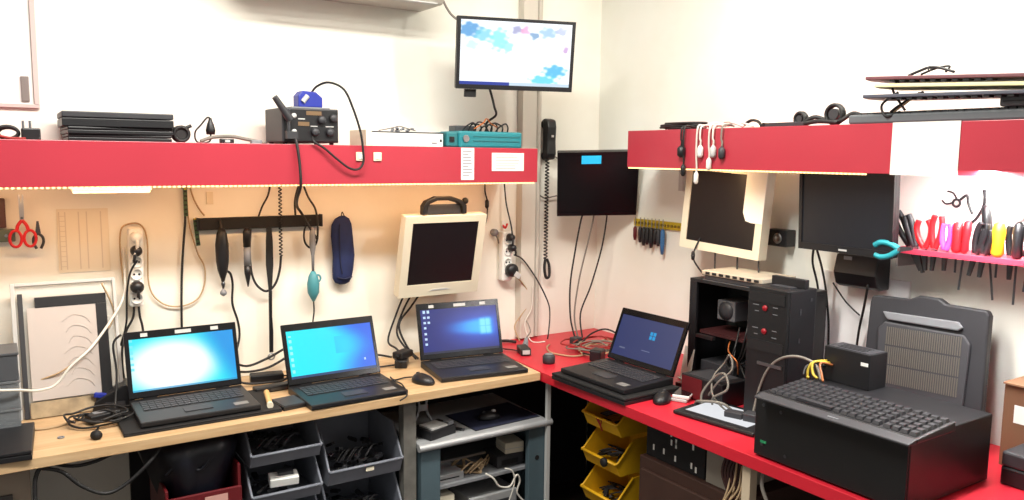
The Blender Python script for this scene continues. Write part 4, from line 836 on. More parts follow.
solo('desk_cable', MB().tube([(-.42, -.20, .757), (-.47, -.25, .758), (-.50, -.33, .756), (-.46, -.42, .756), (-.40, -.43, .757)], .0035), TCORD, 'tan cable lying left of the corner pile on red', 'cable')
t = thing('power_adapter', 'black plug-in block at the right of the corner cable pile', 'charger', (-.40, -.515, ZD), (0, 0, 30))
link_mesh('body', MB().box(-.032, .032, -.026, .026, 0, .05), BLK, t, .008); link_mesh('cord', MB().tube([(0, .026, .02), (.01, .06, .02), (.04, .08, .012)], .004), CORD, t)
t = thing('power_adapter', 'small dark block half hidden among the corner cables', 'charger', (-.30, -.24, ZD), (0, 0, 10))
link_mesh('body', MB().box(-.025, .025, -.02, .02, 0, .035), CHAR, t, .005); link_mesh('prong', MB().cyl((-.008, -.02, .02), (-.008, -.032, .02), .003).cyl((.008, -.02, .02), (.008, -.032, .02), .003), STEEL, t)
mouse('black mouse on the red bench in front of the open laptop', (-.565, -1.075, ZD), -60)
gp = 'two flat phones stacked on the red bench'
for k, l in enumerate(('white and black flat phone underneath its twin by the mouse', 'white and black flat phone resting on top of its twin')):
    t = thing('mobile_phone', l, 'phone', (-.475+.004*k, -1.085-.004*k, ZD+.0125*k), (0, 0, -62+2*k), gp)
    link_mesh('body', MB().box(-.03, .03, -.055, .055, 0, .0115), (LGREY, WHITE)[k], t, .003); lab(link_mesh('dark_face', MB().box(-.0285, .0285, -.050, .050, .0116, .0122), GLOSS, t), 'dark glass face')
t = thing('tablet', 'black-framed tablet with blank white screen lying on the red bench', 'tablet', (-.505, -1.32, ZD), (0, 0, -82))
link_mesh('body', MB().box(-.145, .16, -.105, .10, 0, .014), BLK, t, .006)
display('display', .235, .145, .0, 0, lambda u, v: (240, 242, 246), t, .8, 4, 4).matrix_local = Tm(.0, -.072, .0146) @ E(-90)
link_mesh('home_button', MB().cyl((-.132, 0, .0141), (-.132, 0, .0148), .006), CHAR, t)
t = thing('dock_connector', 'dark clip-on block lying on the white tablet screen', 'device', (-.505, -1.385, .7655), (0, 0, -70))
link_mesh('body', MB().box(-.06, .0, -.018, .018, 0, .02).box(.004, .06, -.022, .022, 0, .026), CHAR, t, .003); link_mesh('hinge', MB().cyl((-.002, -.016, .01), (-.002, .016, .01), .007), BLK2, t)
# open computer
t = thing('computer_tower', 'black computer with its side open, rear of the red bench', 'computer', (-.30, -.93, ZD))
D, W_, H = .20, .45, .40
link_mesh('frame', MB().box(0, D, -W_, 0, H-.012, H).box(0, D, -W_, 0, 0, .012).box(D-.004, D, -W_, 0, .0121, H-.0121).box(0, D-.0041, -.012, 0, .0121, H-.0121).box(0, D-.0041, -W_, -W_+.03, .0121, H-.0121).box(0, .012, -.035, -.0121, .0121, H-.0121), BLK, t, .001)
link_mesh('motherboard', MB().box(D-.012, D-.0045, -.28, -.03, .10, .36), mat('dark_board', (40, 46, 44), .5, noise=.4, scale=70), t)
lab(link_mesh('fan', MB().box(.06, .19-.003, -.17, -.085, .25, .325), mat('fan_grey', (92, 92, 96), .5), t, .004), 'grey square cooler')
link_mesh('fan_blades', MB().lathe([(.034, 0), (.034, .003), (.008, .006)], (.0598, -.1275, .2875), (-1, 0, 0)), CHAR, t)
lab(link_mesh('card', MB().box(.02, .18, -.25, -.04, .195, .207), mat('dim_maroon', (58, 24, 26), .5), t), 'dark red expansion card'); lab(link_mesh('card_bracket', MB().box(.0, .018, -.12, -.038, .18, .192), STEEL, t), 'bright metal bracket')
link_mesh('power_supply', MB().box(.03, .18, -.20, -.04, .0125, .09), CHAR, t, .003)
lab(link_mesh('top_sheet', MB().box(.002, .04, -.43, -.06, H+.0002, H+.002), STEEL, t), 'bright metal edge')
mb = MB(); random.seed(33)
for i in range(9):
    y = -.16-random.random()*.16
    mb.tube([(.05, y, .30-.02*i), (-.005, y-.03, .24-.02*i), (.0, y-.01, .17-.01*i), (.03, y+.03, .11), (.05, y, .06)], .0035)
link_mesh('internal_wires', mb, CORD, t)
link_mesh('internal_wire', MB().tube([(.05, -.17, .20), (0, -.20, .16), (-.01, -.25, .13), (.01, -.24, .08)], .003), COPPER, t)
t = thing('disc_drive', 'dark box with dark red face standing before the open computer', 'drive', (-.46, -1.06, ZD), (0, 0, 0))
link_mesh('body', MB().box(0, .13, -.19, 0, .0, .085), BLK, t, .003); lab(link_mesh('red_face', MB().box(-.002, -.0002, -.10, -.005, .006, .08), MAROON, t), 'dark red face'); lab(link_mesh('top_panel', MB().box(.01, .12, -.16, -.02, .0851, .0865), CHAR, t), 'grey top panel')
solo('cable_tangle', MB().tube([(-.47, -1.20, .79), (-.48, -1.25, .85), (-.46, -1.29, .90), (-.44, -1.26, .94), (-.42, -1.22, .90), (-.45, -1.20, .85), (-.49, -1.24, .80), (-.48, -1.30, .757)], .0035).tube([(-.47, -1.22, .757), (-.50, -1.25, .80), (-.49, -1.30, .84), (-.47, -1.27, .88), (-.46, -1.22, .86), (-.49, -1.19, .80), (-.50, -1.20, .757)], .004).tube([(-.49, -1.16, .756), (-.52, -1.21, .78), (-.50, -1.29, .79), (-.47, -1.32, .757)], .005), GCORD, 'grey cables tangled before the two black computers', 'cable')
t = thing('computer_tower', 'narrow black computer with two red power buttons', 'computer', (-.45, -1.335, ZD))
link_mesh('case', MB().box(.012, .14, -.155, 0, 0, .44), BLK, t, .003)
link_mesh('front_panel', MB().box(0, .0118, -.155, 0, .0, .44), mat('bezel_black', (20, 20, 22), .45), t, .003)
for z in (.375, .30):
    lab(link_mesh('power_button', MB().lathe([(.010, 0), (.009, .004)], (-.0002, -.07, z), (-1, 0, 0)), mat('lit_red', (150, 20, 34), .4), t), 'round red button')
    link_mesh('marking', MB().box(-.001, -.0002, -.045, -.022, z+.006, z+.008).box(-.001, -.0002, -.118, -.100, z+.006, z+.008).box(-.001, -.0002, -.118, -.10, z-.016, z-.014).box(-.001, -.0002, -.045, -.030, z-.014, z-.012), GREY, t)
link_mesh('drive_bay', MB().box(-.003, -.0002, -.145, -.01, .392, .425), BLK2, t); link_mesh('drive_bay', MB().box(-.003, -.0002, -.145, -.01, .235, .27), BLK2, t)
lab(link_mesh('metal_slot', MB().box(-.004, -.0002, -.145, -.05, .19, .2), STEEL, t), 'bright slot')
link_mesh('side_marks', MB().box(.06, .066, -.1565, -.1552, .36, .38).box(.06, .066, -.1565, -.1552, .27, .285).box(.11, .12, -.1565, -.1552, .40, .41), CHAR, t)
solo('coax_cable', MB().tube([(-.48, -1.395, .757), (-.455, -1.40, .86), (-.45, -1.43, .935), (-.45, -1.48, .98), (-.45, -1.545, .997), (-.45, -1.60, .985), (-.455, -1.625, .945)], .0045), GCORD, 'grey cable arching over the left end of the keyboard', 'cable')
t = thing('router', 'beige and black flat device lying on top of the open computer', 'router', (-.27, -1.0, 1.1525), (0, 0, 0))
link_mesh('lower_tray', MB().box(-.03, .14, -.26, 0, 0, .018), CHAR, t, .003); lab(link_mesh('body', MB().box(-.035, .145, -.27, .01, .0182, .035), mat('aged_beige', (186, 176, 158), .6, noise=.15, scale=20), t, .003), 'aged beige shell')
mb = MB()
for i in range(8): mb.box(-.0365, -.0352, -.255+i*.032, -.235+i*.032, .022, .031)
link_mesh('ports', mb, BLK2, t)
t = thing('flat_slab', 'black slab standing on the narrow computer beside the beige device', 'box', (-.37, -1.36, 1.1905))
link_mesh('body', MB().box(0, .02, -.13, 0, 0, .03), BLK, t, .002); link_mesh('base', MB().box(-.03, .04, -.10, -.02, -.0, .004), CHAR, t)
for i, (y, l) in enumerate(((-.835, 'first'), (-.92, 'second'), (-1.03, 'third'), (-1.13, 'fourth'))):
    solo('monitor_cable', MB().tube([(-.16, y, 1.26), (-.165, y-.005, 1.22), (-.17, y-.01, 1.195), (-.19, y-.03, 1.1575)] if i else [(-.18, -.86, 1.29), (-.20, -.85, 1.24), (-.21, -.86, 1.20), (-.23, -.93, 1.157)], .0035), CORD, l+' from left of four short cables under the right cream monitor', 'cable', 'short cables under the right cream monitor')
t = thing('inline_connector', 'black inline connector on the leftmost cord under the right cream monitor', 'connector', (-.212, -.855, 1.22))
link_mesh('body', MB().lathe([(.004, -.018), (.007, -.012), (.007, .012), (.004, .018)], (0, 0, 0), (0, 0, 1)), BLK, t); link_mesh('ring', MB().lathe([(.008, -.003), (.008, .003)], (0, 0, 0), (0, 0, 1)), CHAR, t)
solo('black_cable', MB().tube([(-.06, -.80, 1.02), (-.10, -.84, 1.0), (-.16, -.88, .98), (-.22, -.92, .95), (-.26, -.94, .90)], .003).tube([(-.06, -.80, 1.02), (-.03, -.76, 1.0), (-.02, -.74, .90), (-.03, -.74, .757)], .003), CORD, 'thin cord between the red bench laptop and the open computer', 'cable')
t = thing('paper_slip', 'white paper slip wedged between the laptop and the open computer', 'paper', (-.30, -.915, ZD), (0, 8, -20))
link_mesh('sheet', MB().box(-.002, 0, -.05, .03, 0, .13), PAPER, t); link_mesh('fold', MB().box(-.012, -.0021, -.05, .03, .0, .004), PAPER, t)
t = thing('disc_case', 'reddish flat case lying behind the right end of the laptop', 'case', (-.33, -1.0, ZD), (0, 0, 10))
link_mesh('cover', MB().box(-.05, .02, -.05, .05, .012, .016), mat('rust_red', (120, 40, 36), .4), t, .001); link_mesh('tray', MB().box(-.05, .02, -.05, .05, 0, .0119), BLK, t, .001)
# desktop case lying down, keyboard
t = thing('desktop_computer', 'big black computer case lying flat at the front of the red bench', 'computer', (-.69, -1.585, ZD))
link_mesh('case', MB().box(0, .38, -.46, 0, .004, .185), BLK, t, .003)
link_mesh('front_cover', MB().box(-.006, -.0002, -.458, -.002, .006, .183), mat('panel_black', (17, 18, 19), .5, noise=.2), t, .002)
for y, z in ((-.03, .155), (-.03, .04), (-.09, .15), (-.11, .03)): link_mesh('screw', MB().cyl((-.0075, y, z), (-.0062, y, z), .005), DSTEEL, t)
lab(link_mesh('indicator', MB().box(-.008, -.0062, -.045, -.025, .045, .052), mat('green_led', (30, 110, 70), .5, emit=.3), t), 'small green light')
t = thing('keyboard', 'black keyboard lying on the big flat computer case', 'keyboard', (-.625, -1.845, .9355), (0, 0, -90))
link_mesh('base', MB().prism([(-.085, 0), (-.085, .012), (.085, .026), (.085, 0)], 'x', -.225, .225), BLK, t, .004)
kb = MB()
for r in range(6):
    y = .062-r*.0245-(.0 if r == 0 else .004)
    for c in range(19):
        x = -.212+c*.0223+(.006 if c > 14 else 0); z = .012+(y+.085)*.0824
        if r == 5 and 3 < c < 9:
            if c == 4: kb.box(x+.001, x+.108, y-.009, y+.010, z, z+.008)
            continue
        kb.add([(x+.001, y-.0095, z), (x+.0205, y-.0095, z), (x+.0205, y+.0105, z), (x+.001, y+.0105, z), (x+.0035, y-.006, z+.008), (x+.018, y-.006, z+.008), (x+.018, y+.0085, z+.009), (x+.0035, y+.0085, z+.009)], [(0, 1, 5, 4), (1, 2, 6, 5), (2, 3, 7, 6), (3, 0, 4, 7), (4, 5, 6, 7)])
link_mesh('keys', kb, mat('key_black', (44, 44, 48), .45), t)
lab(link_mesh('palm_edge', MB().prism([(-.086, .0), (-.12, .0), (-.12, .006), (-.086, .013)], 'x', -.225, .225), CHAR, t, .002), 'dark grey front edge')
lab(link_mesh('logo_mark', MB().box(.0, .03, -.108, -.104, .0085, .0102), GREY, t), 'small pale mark')
t = thing('power_supply', 'black power supply box with coloured wires behind the keyboard', 'power supply', (-.41, -1.60, .9355))
link_mesh('case', MB().box(0, .085, -.15, 0, 0, .105), BLK, t, .002); lab(link_mesh('top_plate', MB().box(.006, .08, -.145, -.005, .1051, .1065), CHAR, t), 'dark grey top')
link_mesh('vent', MB().box(.02, .024, -.12, -.03, .1066, .1075).box(.034, .038, -.12, -.03, .1066, .1075).box(.048, .052, -.12, -.03, .1066, .1075).box(.062, .066, -.12, -.03, .1066, .1075), BLK2, t)
lab(link_mesh('label', MB().box(-.0015, -.0002, -.145, -.122, .07, .08), WHITE, t), 'tiny white label')
lab(link_mesh('wire', MB().tube([(0, -.01, .06), (-.04, .01, .055), (-.055, .015, .03), (-.06, .01, .008), (-.08, -.005, .02)], .004), YCORD, t), 'yellow wire')
lab(link_mesh('wire', MB().tube([(0, -.02, .055), (-.05, 0, .06), (-.065, -.01, .03), (-.07, -.03, .02)], .004), YCORD, t), 'yellow wire')
lab(link_mesh('wire', MB().tube([(0, -.03, .05), (-.045, -.02, .06), (-.07, -.045, .03), (-.085, -.06, .02)], .0035), mat('orange_cord', (150, 86, 44), .5), t), 'orange wire')
lab(link_mesh('wire', MB().tube([(0, -.005, .04), (-.05, .02, .045), (-.075, .015, .02)], .0035), CORD, t), 'black wire')
# leaning dark panel
t = thing('vented_cover', 'dark grey vented cover leaning against the right wall', 'panel', (-.155, -1.755, ZD), (-2.5, 7, 0))
link_mesh('shell', MB().prism([(.200, .0), (.192, .40), (.186, .423), (.06, .424), (.03, .437), (-.03, .435), (-.055, .420), (-.172, .415), (-.18, .40), (-.185, 0)], 'x', .0, .03), CHAR, t, .006)
link_mesh('ridge', MB().prism([(.13, .36), (.14, .375), (-.10, .372), (-.115, .355), (-.1, .345), (.12, .35)], 'x', -.012, -.0002), GREY, t, .004)
link_mesh('bulge', MB().prism([(.14, .12), (.152, .32), (.13, .343), (-.12, .335), (-.14, .31), (-.135, .12)], 'x', -.010, -.0003), mat('bulge_grey', (66, 66, 70), .5), t, .006)
mb = MB()
for i in range(3):
    for j in range(34): mb.box(-.0125, -.0102, -.115+j*.007, -.115+j*.007+.0028, .15+i*.061, .206+i*.061)
link_mesh('vent_grille', mb, mat('vent_tan', (104, 98, 90), .6), t)
solo('white_sheet', MB().box(-.012, -.001, -1.62, -1.285, .7505, 1.205), mat('gloss_white', (244, 244, 244), .4), 'white sheet panel against the wall behind the power supply', 'panel')
t = thing('cardboard_box', 'brown box against the right wall at the edge of the bench', 'box', (-.16, -2.0, ZD))
link_mesh('body', MB().box(0, .14, -.3, 0, 0, .235), mat('cardboard', (120, 84, 60), .8, noise=.1), t, .002); link_mesh('flap', MB().box(-.01, .14, -.3, 0, .2352, .240), mat('cardboard_pale', (150, 112, 84), .8), t)
lab(link_mesh('label', MB().box(-.0015, -.0002, -.09, -.03, .13, .18), WHITE, t), 'white label')
t = thing('tool_case', 'low black case on the bench in front of the brown box', 'case', (-.30, -2.07, ZD))
link_mesh('lower_shell', MB().box(0, .12, -.28, 0, 0, .05), BLK, t, .006); link_mesh('lid', MB().box(0, .12, -.28, 0, .0502, .09), CHAR, t, .006); link_mesh('latch', MB().box(-.004, -.0002, -.16, -.12, .035, .065), GREY, t)

# ================================================================= RIGHT WALL
t = thing('bit_rail', 'yellow rail of small tools on the right wall near the corner', 'tool rail', (-.001, -.435, 1.285))
link_mesh('rail', MB().box(-.012, 0, -.15, .15, .0, .034), GOLD, t, .002)
mb = MB()
for i in range(14): mb.cyl((-.018, -.14+i*.021, .017), (-.012, -.14+i*.021, .017), .006, .006, 8)
link_mesh('clip', mb, mat('dark_gold', (126, 106, 30), .5), t)
for i, (y, m, l, w) in enumerate(((.125, MAROON, .062, .009), (.09, BLK, .07, .010), (.066, BLK, .082, .011), (.042, BLK, .075, .011), (.016, BLK, .088, .011), (-.008, BLK, .07, .010), (-.03, CHAR, .075, .010), (-.055, mat('steel_blue', (52, 104, 156), .5), .11, .010))):
    nm = ('dark red', 'first black', 'second black', 'third black', 'fourth black', 'fifth black', 'charcoal', 'blue')[i]
    t = thing('screwdriver', nm+' handled small driver hanging from the yellow rail', 'screwdriver', (-.026, -.435+y, 1.284), group='small drivers on the yellow rail')
    link_mesh('handle', MB().lathe([(w*.6, 0), (w, -.01), (w, -l*.7), (w*.6, -l)], (0, 0, 0), (0, 0, 1), 10), m, t); link_mesh('shaft', MB().cyl((0, 0, .0005), (0, 0, .045), .002), STEEL, t)
t = thing('wall_speaker', 'small black speaker with silver cone beside the right cream monitor', 'speaker', (-.055, -1.115, 1.305))
link_mesh('box', MB().box(0, .054, -.05, .05, -.03, .032), BLK, t, .004); lab(link_mesh('cone', MB().lathe([(.02, 0), (.018, .003), (.006, -.004)], (-.0002, -.01, .0), (-1, 0, 0)), STEEL, t), 'silver cone')
for i, P in enumerate(([(-.16, -1.36, 1.30), (-.12, -1.33, 1.24), (-.07, -1.32, 1.15), (-.05, -1.33, 1.0), (-.05, -1.34, .9), (-.06, -1.36, .76)], [(-.16, -1.37, 1.30), (-.10, -1.355, 1.22), (-.06, -1.35, 1.12), (-.05, -1.36, .98), (-.05, -1.36, .757)], [(-.10, -1.53, 1.19), (-.07, -1.50, 1.10), (-.05, -1.475, 1.02), (-.04, -1.46, .9), (-.05, -1.46, .757)], [(-.10, -1.40, 1.18), (-.06, -1.42, 1.12), (-.05, -1.45, 1.09), (-.05, -1.475, 1.075)])):
    solo('black_cable', MB().tube(P, .0042 if i < 3 else .0028), CORD, ('leftmost black cable hanging beside the narrow computer under the black monitor', 'second black cable hanging beside the narrow computer', 'straight black cable against the white sheet panel', 'thin cord joining the straight cable below the curved box')[i], 'cable')

# tool rack
t = thing('tool_rack', 'thin red rack plate full of hand tools on the right wall', 'tool rack', (0, -1.625, 1.318))
link_mesh('plate', MB().box(-.17, 0, -.70, 0, 0, .010), mat('pinkish_red', (206, 60, 84), .4), t, .002)
link_mesh('bracket', MB().box(-.13, 0, -.02, -.014, -.05, -.0002), STEEL, t); link_mesh('bracket', MB().box(-.13, 0, -.62, -.614, -.05, -.0002), STEEL, t)
link_mesh('edge_lip', MB().box(-.172, -.1702, -.70, 0, -.002, .013), mat('pinkish_red', (206, 60, 84), .4), t)
def pliers(label, y, hm, lean=0, z=1.31, hl=.075, x=-.105, spread=.012, jaw=.055, grp='pliers in the red rack'):
    z += .018; hl *= 1.25; jaw *= 1.3
    p = thing('pliers', label, 'pliers', (x, y, z), (lean, 0, 0), grp)
    link_mesh('jaw', MB().prism([(-.008, .0), (.008, 0), (.004, -jaw), (-.004, -jaw)], 'x', -.005, .005), DSTEEL, p)
    link_mesh('pivot', MB().cyl((-.008, 0, .002), (.008, 0, .002), .006), STEEL, p)
    for s in (-1, 1):
        link_mesh('handle', MB().tube([(0, s*.002, .004), (0, s*spread, hl*.4), (0, s*spread*1.25, hl*.75), (0, s*spread*.8, hl)], .009, 8), hm, p)
    return p
def driver(label, y, hm, lean=0, z=1.312, hl=.09, r=.012, shaft=.09, x=-.09, tip=None, grp='screwdrivers in the red rack'):
    z += .018; hl *= 1.2; r *= 1.1
    p = thing('screwdriver', label, 'screwdriver', (x, y, z), (lean, 0, 0), grp)
    link_mesh('handle', MB().lathe([(r*.6, 0), (r, .01), (r*.85, hl*.4), (r, hl*.7), (r*.8, hl*.95), (r*.3, hl)], (0, 0, 0), (0, 0, 1), 10), hm, p)
    if tip: lab(link_mesh('end_cap', MB().lathe([(r*.7, hl*1.001), (r*.75, hl+.02), (r*.4, hl+.03)], (0, 0, 0), (0, 0, 1), 10), tip, p), 'pale end')
    link_mesh('shaft', MB().cyl((0, 0, -.0003), (0, 0, -shaft), .003), DSTEEL, p)
    return p
t = pliers('teal looped pliers hanging off the left end of the rack', -1.688, mat('bright_teal', (40, 150, 160), .45), -97, 1.312, .066, -.195, .018, .03)
pliers('black handled pliers leaning left at the rack beside the teal ones', -1.672, BLK, -28, 1.312, .095, -.11, .010, .06)
pliers('black slim cutters leaning left, second from the rack left end', -1.695, CHAR, -20, 1.312, .085, -.12, .007, .06)
pliers('wide red-handled pliers, leftmost red tool in the rack', -1.722, REDP, -6, 1.312, .07, -.12, .018, .05)
pliers('upright red-handled pliers right of the widest red ones', -1.752, REDP, 3, 1.314, .082, -.12, .012, .05)
pliers('purple-handled small pliers between the red tools', -1.785, PURP, 0, 1.312, .066, -.12, .011, .045)
driver('stubby red-handled screwdriver right of the purple pliers', -1.818, REDP, 0, hl=.075, r=.014, shaft=.06, x=-.12)
driver('dark red-handled screwdriver right of the stubby red one', -1.840, mat('dark_red', (150, 24, 36), .45), 4, hl=.08, r=.011, shaft=.11, x=-.12)
pliers('black-handled pliers in the middle of the rack', -1.872, BLK, 12, 1.312, .075, -.12, .010, .05)
pliers('black-handled pliers just left of the tall black screwdriver', -1.895, BLK, 6, 1.312, .06, -.12, .009, .05)
driver('tall black-handled screwdriver standing left of the yellow one', -1.902, BLK, -8, hl=.12, r=.013, shaft=.13, x=-.10)
driver('yellow-handled screwdriver standing in the rack', -1.933, YEL, 0, hl=.082, r=.016, shaft=.06, x=-.12)
pliers('black crimping pliers right of the yellow screwdriver', -1.955, BLK, 0, 1.312, .07, -.09, .008, .05)
driver('black-handled screwdriver with white end, beyond the yellow one', -1.985, BLK, 0, hl=.085, r=.014, shaft=.13, x=-.12, tip=LGREY)
driver('black-handled screwdriver with white end at the right photo edge', -2.015, BLK, 4, hl=.095, r=.014, shaft=.09, x=-.12, tip=WHITE)
driver('black screwdriver at the far right end of the rack', -2.05, BLK, -4, hl=.1, r=.013, shaft=.09, x=-.12)
driver('red-shafted tool at the right edge hanging low in the rack', -2.03, REDP, 178, z=1.298, hl=.10, r=.010, shaft=.02, x=-.14)
t = thing('wall_cutters', 'open black nippers hung on the bright wall above the rack', 'pliers', (-.02, -1.755, 1.47))
link_mesh('pivot', MB().ring((0, 0, 0), .011, .004, 'x'), BLK, t)
link_mesh('arm', MB().tube([(0, .0, .012), (0, .012, .03), (0, .03, .035)], .003).tube([(0, .012, 0), (0, .032, -.004), (0, .045, .006)], .003), BLK, t)
link_mesh('handle', MB().tube([(0, -.01, .01), (0, -.03, .025), (0, -.036, .0), (0, -.05, -.03)], .0045), BLK, t)
t = thing('wall_hook', 'thin curved black hook hung right of the open nippers', 'hook', (-.02, -1.825, 1.41))
link_mesh('shaft', MB().tube([(0, -.01, .10), (0, -.012, .06), (0, .005, .02), (0, .025, 0)], .0045), BLK, t); link_mesh('base', MB().ball((0, -.01, .10), .006), BLK, t)

# ================================================================= ON THE RIGHT SHELF
ZR = 1.7055
mb = MB(); random.seed(8)
for i in range(5):
    cy = -.78+.02*random.uniform(-1, 1)
    mb.tube([(-.22+.045*math.sin(a*PI/5)+.01*random.random(), cy+.10*math.cos(a*PI/5), ZR+.006+.004*i+.004*random.random()) for a in range(11)], .0045)
solo('cable_coil', mb, CORD, 'coiled black cable at the left end of the right shelf', 'cable')
solo('cable_coil', MB().tube([(-.26, -.93, ZR+.008), (-.25, -.98, ZR+.02), (-.24, -1.03, ZR+.012), (-.26, -1.07, ZR+.02), (-.25, -1.11, ZR+.006)], .0055).tube([(-.22, -.95, ZR+.006), (-.22, -1.0, ZR+.026), (-.23, -1.08, ZR+.02), (-.22, -1.13, ZR+.006)], .004), WCORD, 'white cables heaped on the right shelf above the hanging ones', 'cable')
solo('cable_coil', MB().tube([(-.20, -1.06, ZR+.008), (-.20, -1.10, ZR+.028), (-.22, -1.15, ZR+.022), (-.24, -1.18, ZR+.006)], .0055), CORD, 'short black cable arch beside the white heap', 'cable')
def hanging(label, y, m, zend, plugm, wide=.011, mid=None):
    p = thing('hanging_plug', label, 'plug', (-.312, y, zend), group='plugs dangling over the right red board')
    top = ZR+.012-zend
    link_mesh('cord', MB().tube([(.07, .01, top-.004), (.03, .005, top), (.0, 0, top-.008), (-.002, .002, top*.6), (0, -.001, .06), (0, 0, .045)], .0035), m, p)
    link_mesh('plug', MB().lathe([(.004, .045), (wide, .035), (wide, .008), (wide*.5, 0)], (0, 0, 0), (0, 0, 1), 10), plugm, p)
hanging('black plug dangling over the board, leftmost of the dangling set', -.872, CORD, 1.600, BLK, .016)
hanging('second black connector dangling lower, below the leftmost one', -.885, CORD, 1.530, BLK, .010)
hanging('long white dangling plug that ends below the red board', -.952, WCORD, 1.503, WHITE, .009)
hanging('white dangling plug next to the long white one, ending higher', -.968, WCORD, 1.60, WHITE, .011)
hanging('white dangling plug at the right of the white pair', -1.012, WCORD, 1.555, WHITE, .010)
hanging('white and grey connector dangling beside the dark one', -1.03, WCORD, 1.60, LGREY, .011)
hanging('dark grey connector dangling at the right of the set', -1.07, GCORD, 1.595, CHAR, .012)
t = thing('cable_bar', 'thin dark bar lying on the right shelf, left of the round rolls', 'bar', (-.26, -1.30, ZR))
link_mesh('body', MB().box(-.012, .012, -.08, .08, 0, .014), CHAR, t, .002); link_mesh('end_cap', MB().box(-.013, .013, .0802, .09, 0, .015), BLK2, t)
for y, R, l in ((-1.345, .019, 'smaller round cable roll standing on the right shelf'), (-1.472, .029, 'larger round cable roll standing on the right shelf')):
    t = thing('cable_roll', l, 'cable', (-.25, y, ZR))
    link_mesh('winding', MB().ring((0, 0, R+.006), R, .006, 'x').ring((.012, 0, R+.006), R, .006, 'x'), CORD, t); link_mesh('core', MB().cyl((-.004, 0, R+.006), (.014, 0, R+.006), R*.6), DSTEEL, t)
solo('cable_tangle', MB().tube([(-.26, -1.36, ZR+.006), (-.25, -1.40, ZR+.028), (-.24, -1.44, ZR+.018), (-.26, -1.50, ZR+.012), (-.25, -1.54, ZR+.035), (-.25, -1.58, ZR+.02)], .007).tube([(-.27, -1.38, ZR+.007), (-.27, -1.43, ZR+.013), (-.27, -1.50, ZR+.008)], .007), CORD, 'thick black cable lying across the feet of the round rolls', 'cable')
t = thing('keyboard', 'long grey keyboard lying flat at the bottom of the right shelf pile', 'keyboard', (-.2, -1.79, ZR+.0005), (0, 0, -90))
link_mesh('base', MB().box(-.25, .27, -.075, .075, 0, .028), mat('slate_grey', (92, 98, 102), .5), t, .006)
mb = MB()
for r in range(5):
    for c in range(22): mb.box(-.235+c*.0222, -.217+c*.0222, -.06+r*.024, -.04+r*.024, .0281, .034)
link_mesh('keys', mb, CHAR, t)
t = thing('flat_box', 'slate box under the raised end of the keyboard panels', 'box', (-.2, -2.10, ZR+.035))
link_mesh('body', MB().box(-.075, .075, -.17, .12, 0, .028), mat('slate_grey', (92, 98, 102), .5), t, .006); link_mesh('lid_line', MB().box(-.0765, -.0752, -.16, .11, .012, .015), CHAR, t)
t = thing('cable_bundle', 'twisted dark cables poking out between the keyboard panels', 'cable', (-.26, -1.70, ZR))
link_mesh('wires', MB().tube([(0, .03, .034), (-.01, 0, .05), (0, -.04, .075), (-.01, -.07, .085)], .004).tube([(0, .0, .034), (-.02, .03, .02), (-.015, .05, .055), (.0, .01, .09)], .004).tube([(-.01, -.02, .036), (-.015, .02, .10), (0, .0, .125)], .0035), CORD, t)
link_mesh('pale_wire', MB().tube([(0, .02, .034), (-.015, -.03, .06), (-.01, -.06, .085)], .003), TCORD, t)
def panel(label, z, y0, y1, m, tilt, under=BLK2, nub=0):
    p = thing('loose_keyboard', label, 'keyboard', (-.22, y0, z), (tilt, 0, 0), 'loose keyboard panels piled on the right shelf')
    L = y0-y1
    link_mesh('board', MB().prism([(-.10, -.03), (-.03, 0), (.09, .0), (.09, -L+.04), (.05, -L), (-.10, -L)], 'z', 0, .010), m, p, .002)
    if nub:
        mb = MB()
        for i in range(nub): mb.box(-.096+.0, -.07, -.12-i*.03, -.105-i*.03, -.006, -.0002)
        link_mesh('key_stub', mb, under, p)
    return p
panel('slate keyboard panel, lowest of the loose raised panels', ZR+.0745, -1.585, -2.14, mat('slate_dark', (74, 76, 88), .5), 1.5, nub=12)
panel('cream keyboard panel in the middle of the raised pile', ZR+.105, -1.62, -2.16, CREAM, 3)
p = panel('burgundy keyboard panel on top of the raised pile', ZR+.128, -1.59, -2.08, mat('burgundy', (112, 66, 72), .5), 3, nub=10)
t = thing('cable_clump', 'small clump of dark cable on top of the burgundy panel', 'cable', (-.28, -1.79, ZR+.1295))
link_mesh('wires', MB().tube([(0, .06, .004), (0, .03, .014), (0, 0, .022), (0, -.03, .018), (0, -.07, .004)], .004).tube([(.01, .03, .005), (.01, -.01, .018), (.01, -.05, .022), (.01, -.04, .006)], .003), CORD, t); link_mesh('tie', MB().ring((.0, 0, .018), .007, .002, 'y'), CHAR, t)

# lamp below the right shelf
t = thing('tube_lamp', 'bright tube lamp fixed beneath the right red shelf', 'lamp', (-.20, -1.66, 1.60))
link_mesh('housing', MB().box(-.03, .03, -.62, 0, .045, .082), WHITE, t, .003)
lab(link_mesh('tube', MB().cyl((0, -.61, .028), (0, -.01, .028), .013), TUBE, t), 'glowing tube')
link_mesh('holder', MB().box(-.015, .015, -.62, -.6102, .01, .0449).box(-.015, .015, -.0098, 0, .01, .0449), LGREY, t)

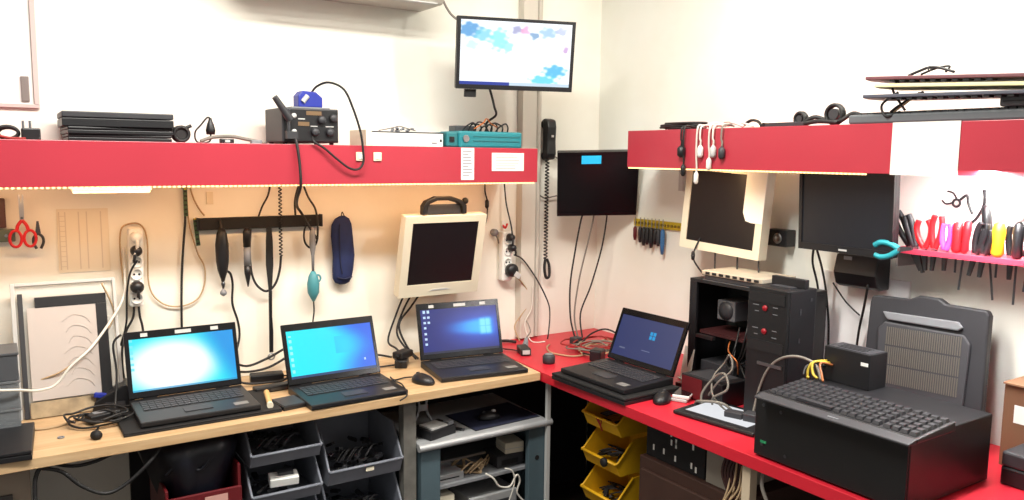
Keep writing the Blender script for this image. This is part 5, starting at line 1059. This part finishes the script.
# ================================================================= LIGHT
def area(name, loc, size, power, col=(1, .97, .92), target=None, sy=None):
    l = bpy.data.lights.new(name, 'AREA'); l.shape = 'RECTANGLE'; l.size = size; l.size_y = sy or size; l.energy = power; l.color = col
    o = bpy.data.objects.new(name, l); COL.objects.link(o); o.location = loc
    if target is not None:
        d = Vector(target)-Vector(loc); o.rotation_euler = d.to_track_quat('-Z', 'Y').to_euler()
    return o
area('ceiling_light', (-1.85, -1.45, 2.74), 1.7, 84, (1, .97, .90), sy=.3)
pl = bpy.data.lights.new('side_lamp', 'POINT'); pl.energy = 34; pl.color = (1, .97, .90); pl.shadow_soft_size = .07
po = bpy.data.objects.new('side_lamp', pl); COL.objects.link(po); po.location = (-.30, -1.85, 2.5)
area('shelf_tube_light', (-.20, -1.98, 1.59), .05, 15, (1, .98, .97), (-.10, -1.98, 1.0), .6)
area('shelf_strip_light', (-1.65, -.27, 1.482), 2.0, 3.4, (1, .55, .24), (-1.65, .05, 1.1), .02)
area('shelf_strip_light', (-.27, -1.0, 1.55), .03, 1.3, (1, .62, .30), (.05, -1.0, 1.2), .9)
w = bpy.data.worlds.new('room_surroundings'); SC.world = w; w.use_nodes = True
w.node_tree.nodes['Background'].inputs['Color'].default_value = (1, .96, .92, 1); w.node_tree.nodes['Background'].inputs['Strength'].default_value = .34

# ================================================================= CAMERA
cam = bpy.data.cameras.new('camera'); co = bpy.data.objects.new('camera', cam); COL.objects.link(co); SC.camera = co
cam.sensor_width = 36; cam.sensor_fit = 'HORIZONTAL'; cam.lens = 36*803.27/1024; cam.clip_start = .05
yaw, pit, rol = map(math.radians, (33.2294, 6.6632, .6429))
F = Vector((math.sin(yaw)*math.cos(pit), math.cos(yaw)*math.cos(pit), -math.sin(pit)))
R_ = Vector((math.cos(yaw), -math.sin(yaw), 0)); U = R_.cross(F)
R2 = R_*math.cos(rol)+U*math.sin(rol); U2 = -R_*math.sin(rol)+U*math.cos(rol)
Mx = Matrix((R2, U2, -F)).transposed().to_4x4(); Mx.translation = (-2.507, -3.0696, 1.5974)
co.matrix_world = Mx
SC.view_settings.view_transform = 'Standard'; SC.view_settings.look = 'None'; SC.view_settings.gamma = 1
SC.view_settings.use_curve_mapping = False; SC.view_settings.exposure = 0.15
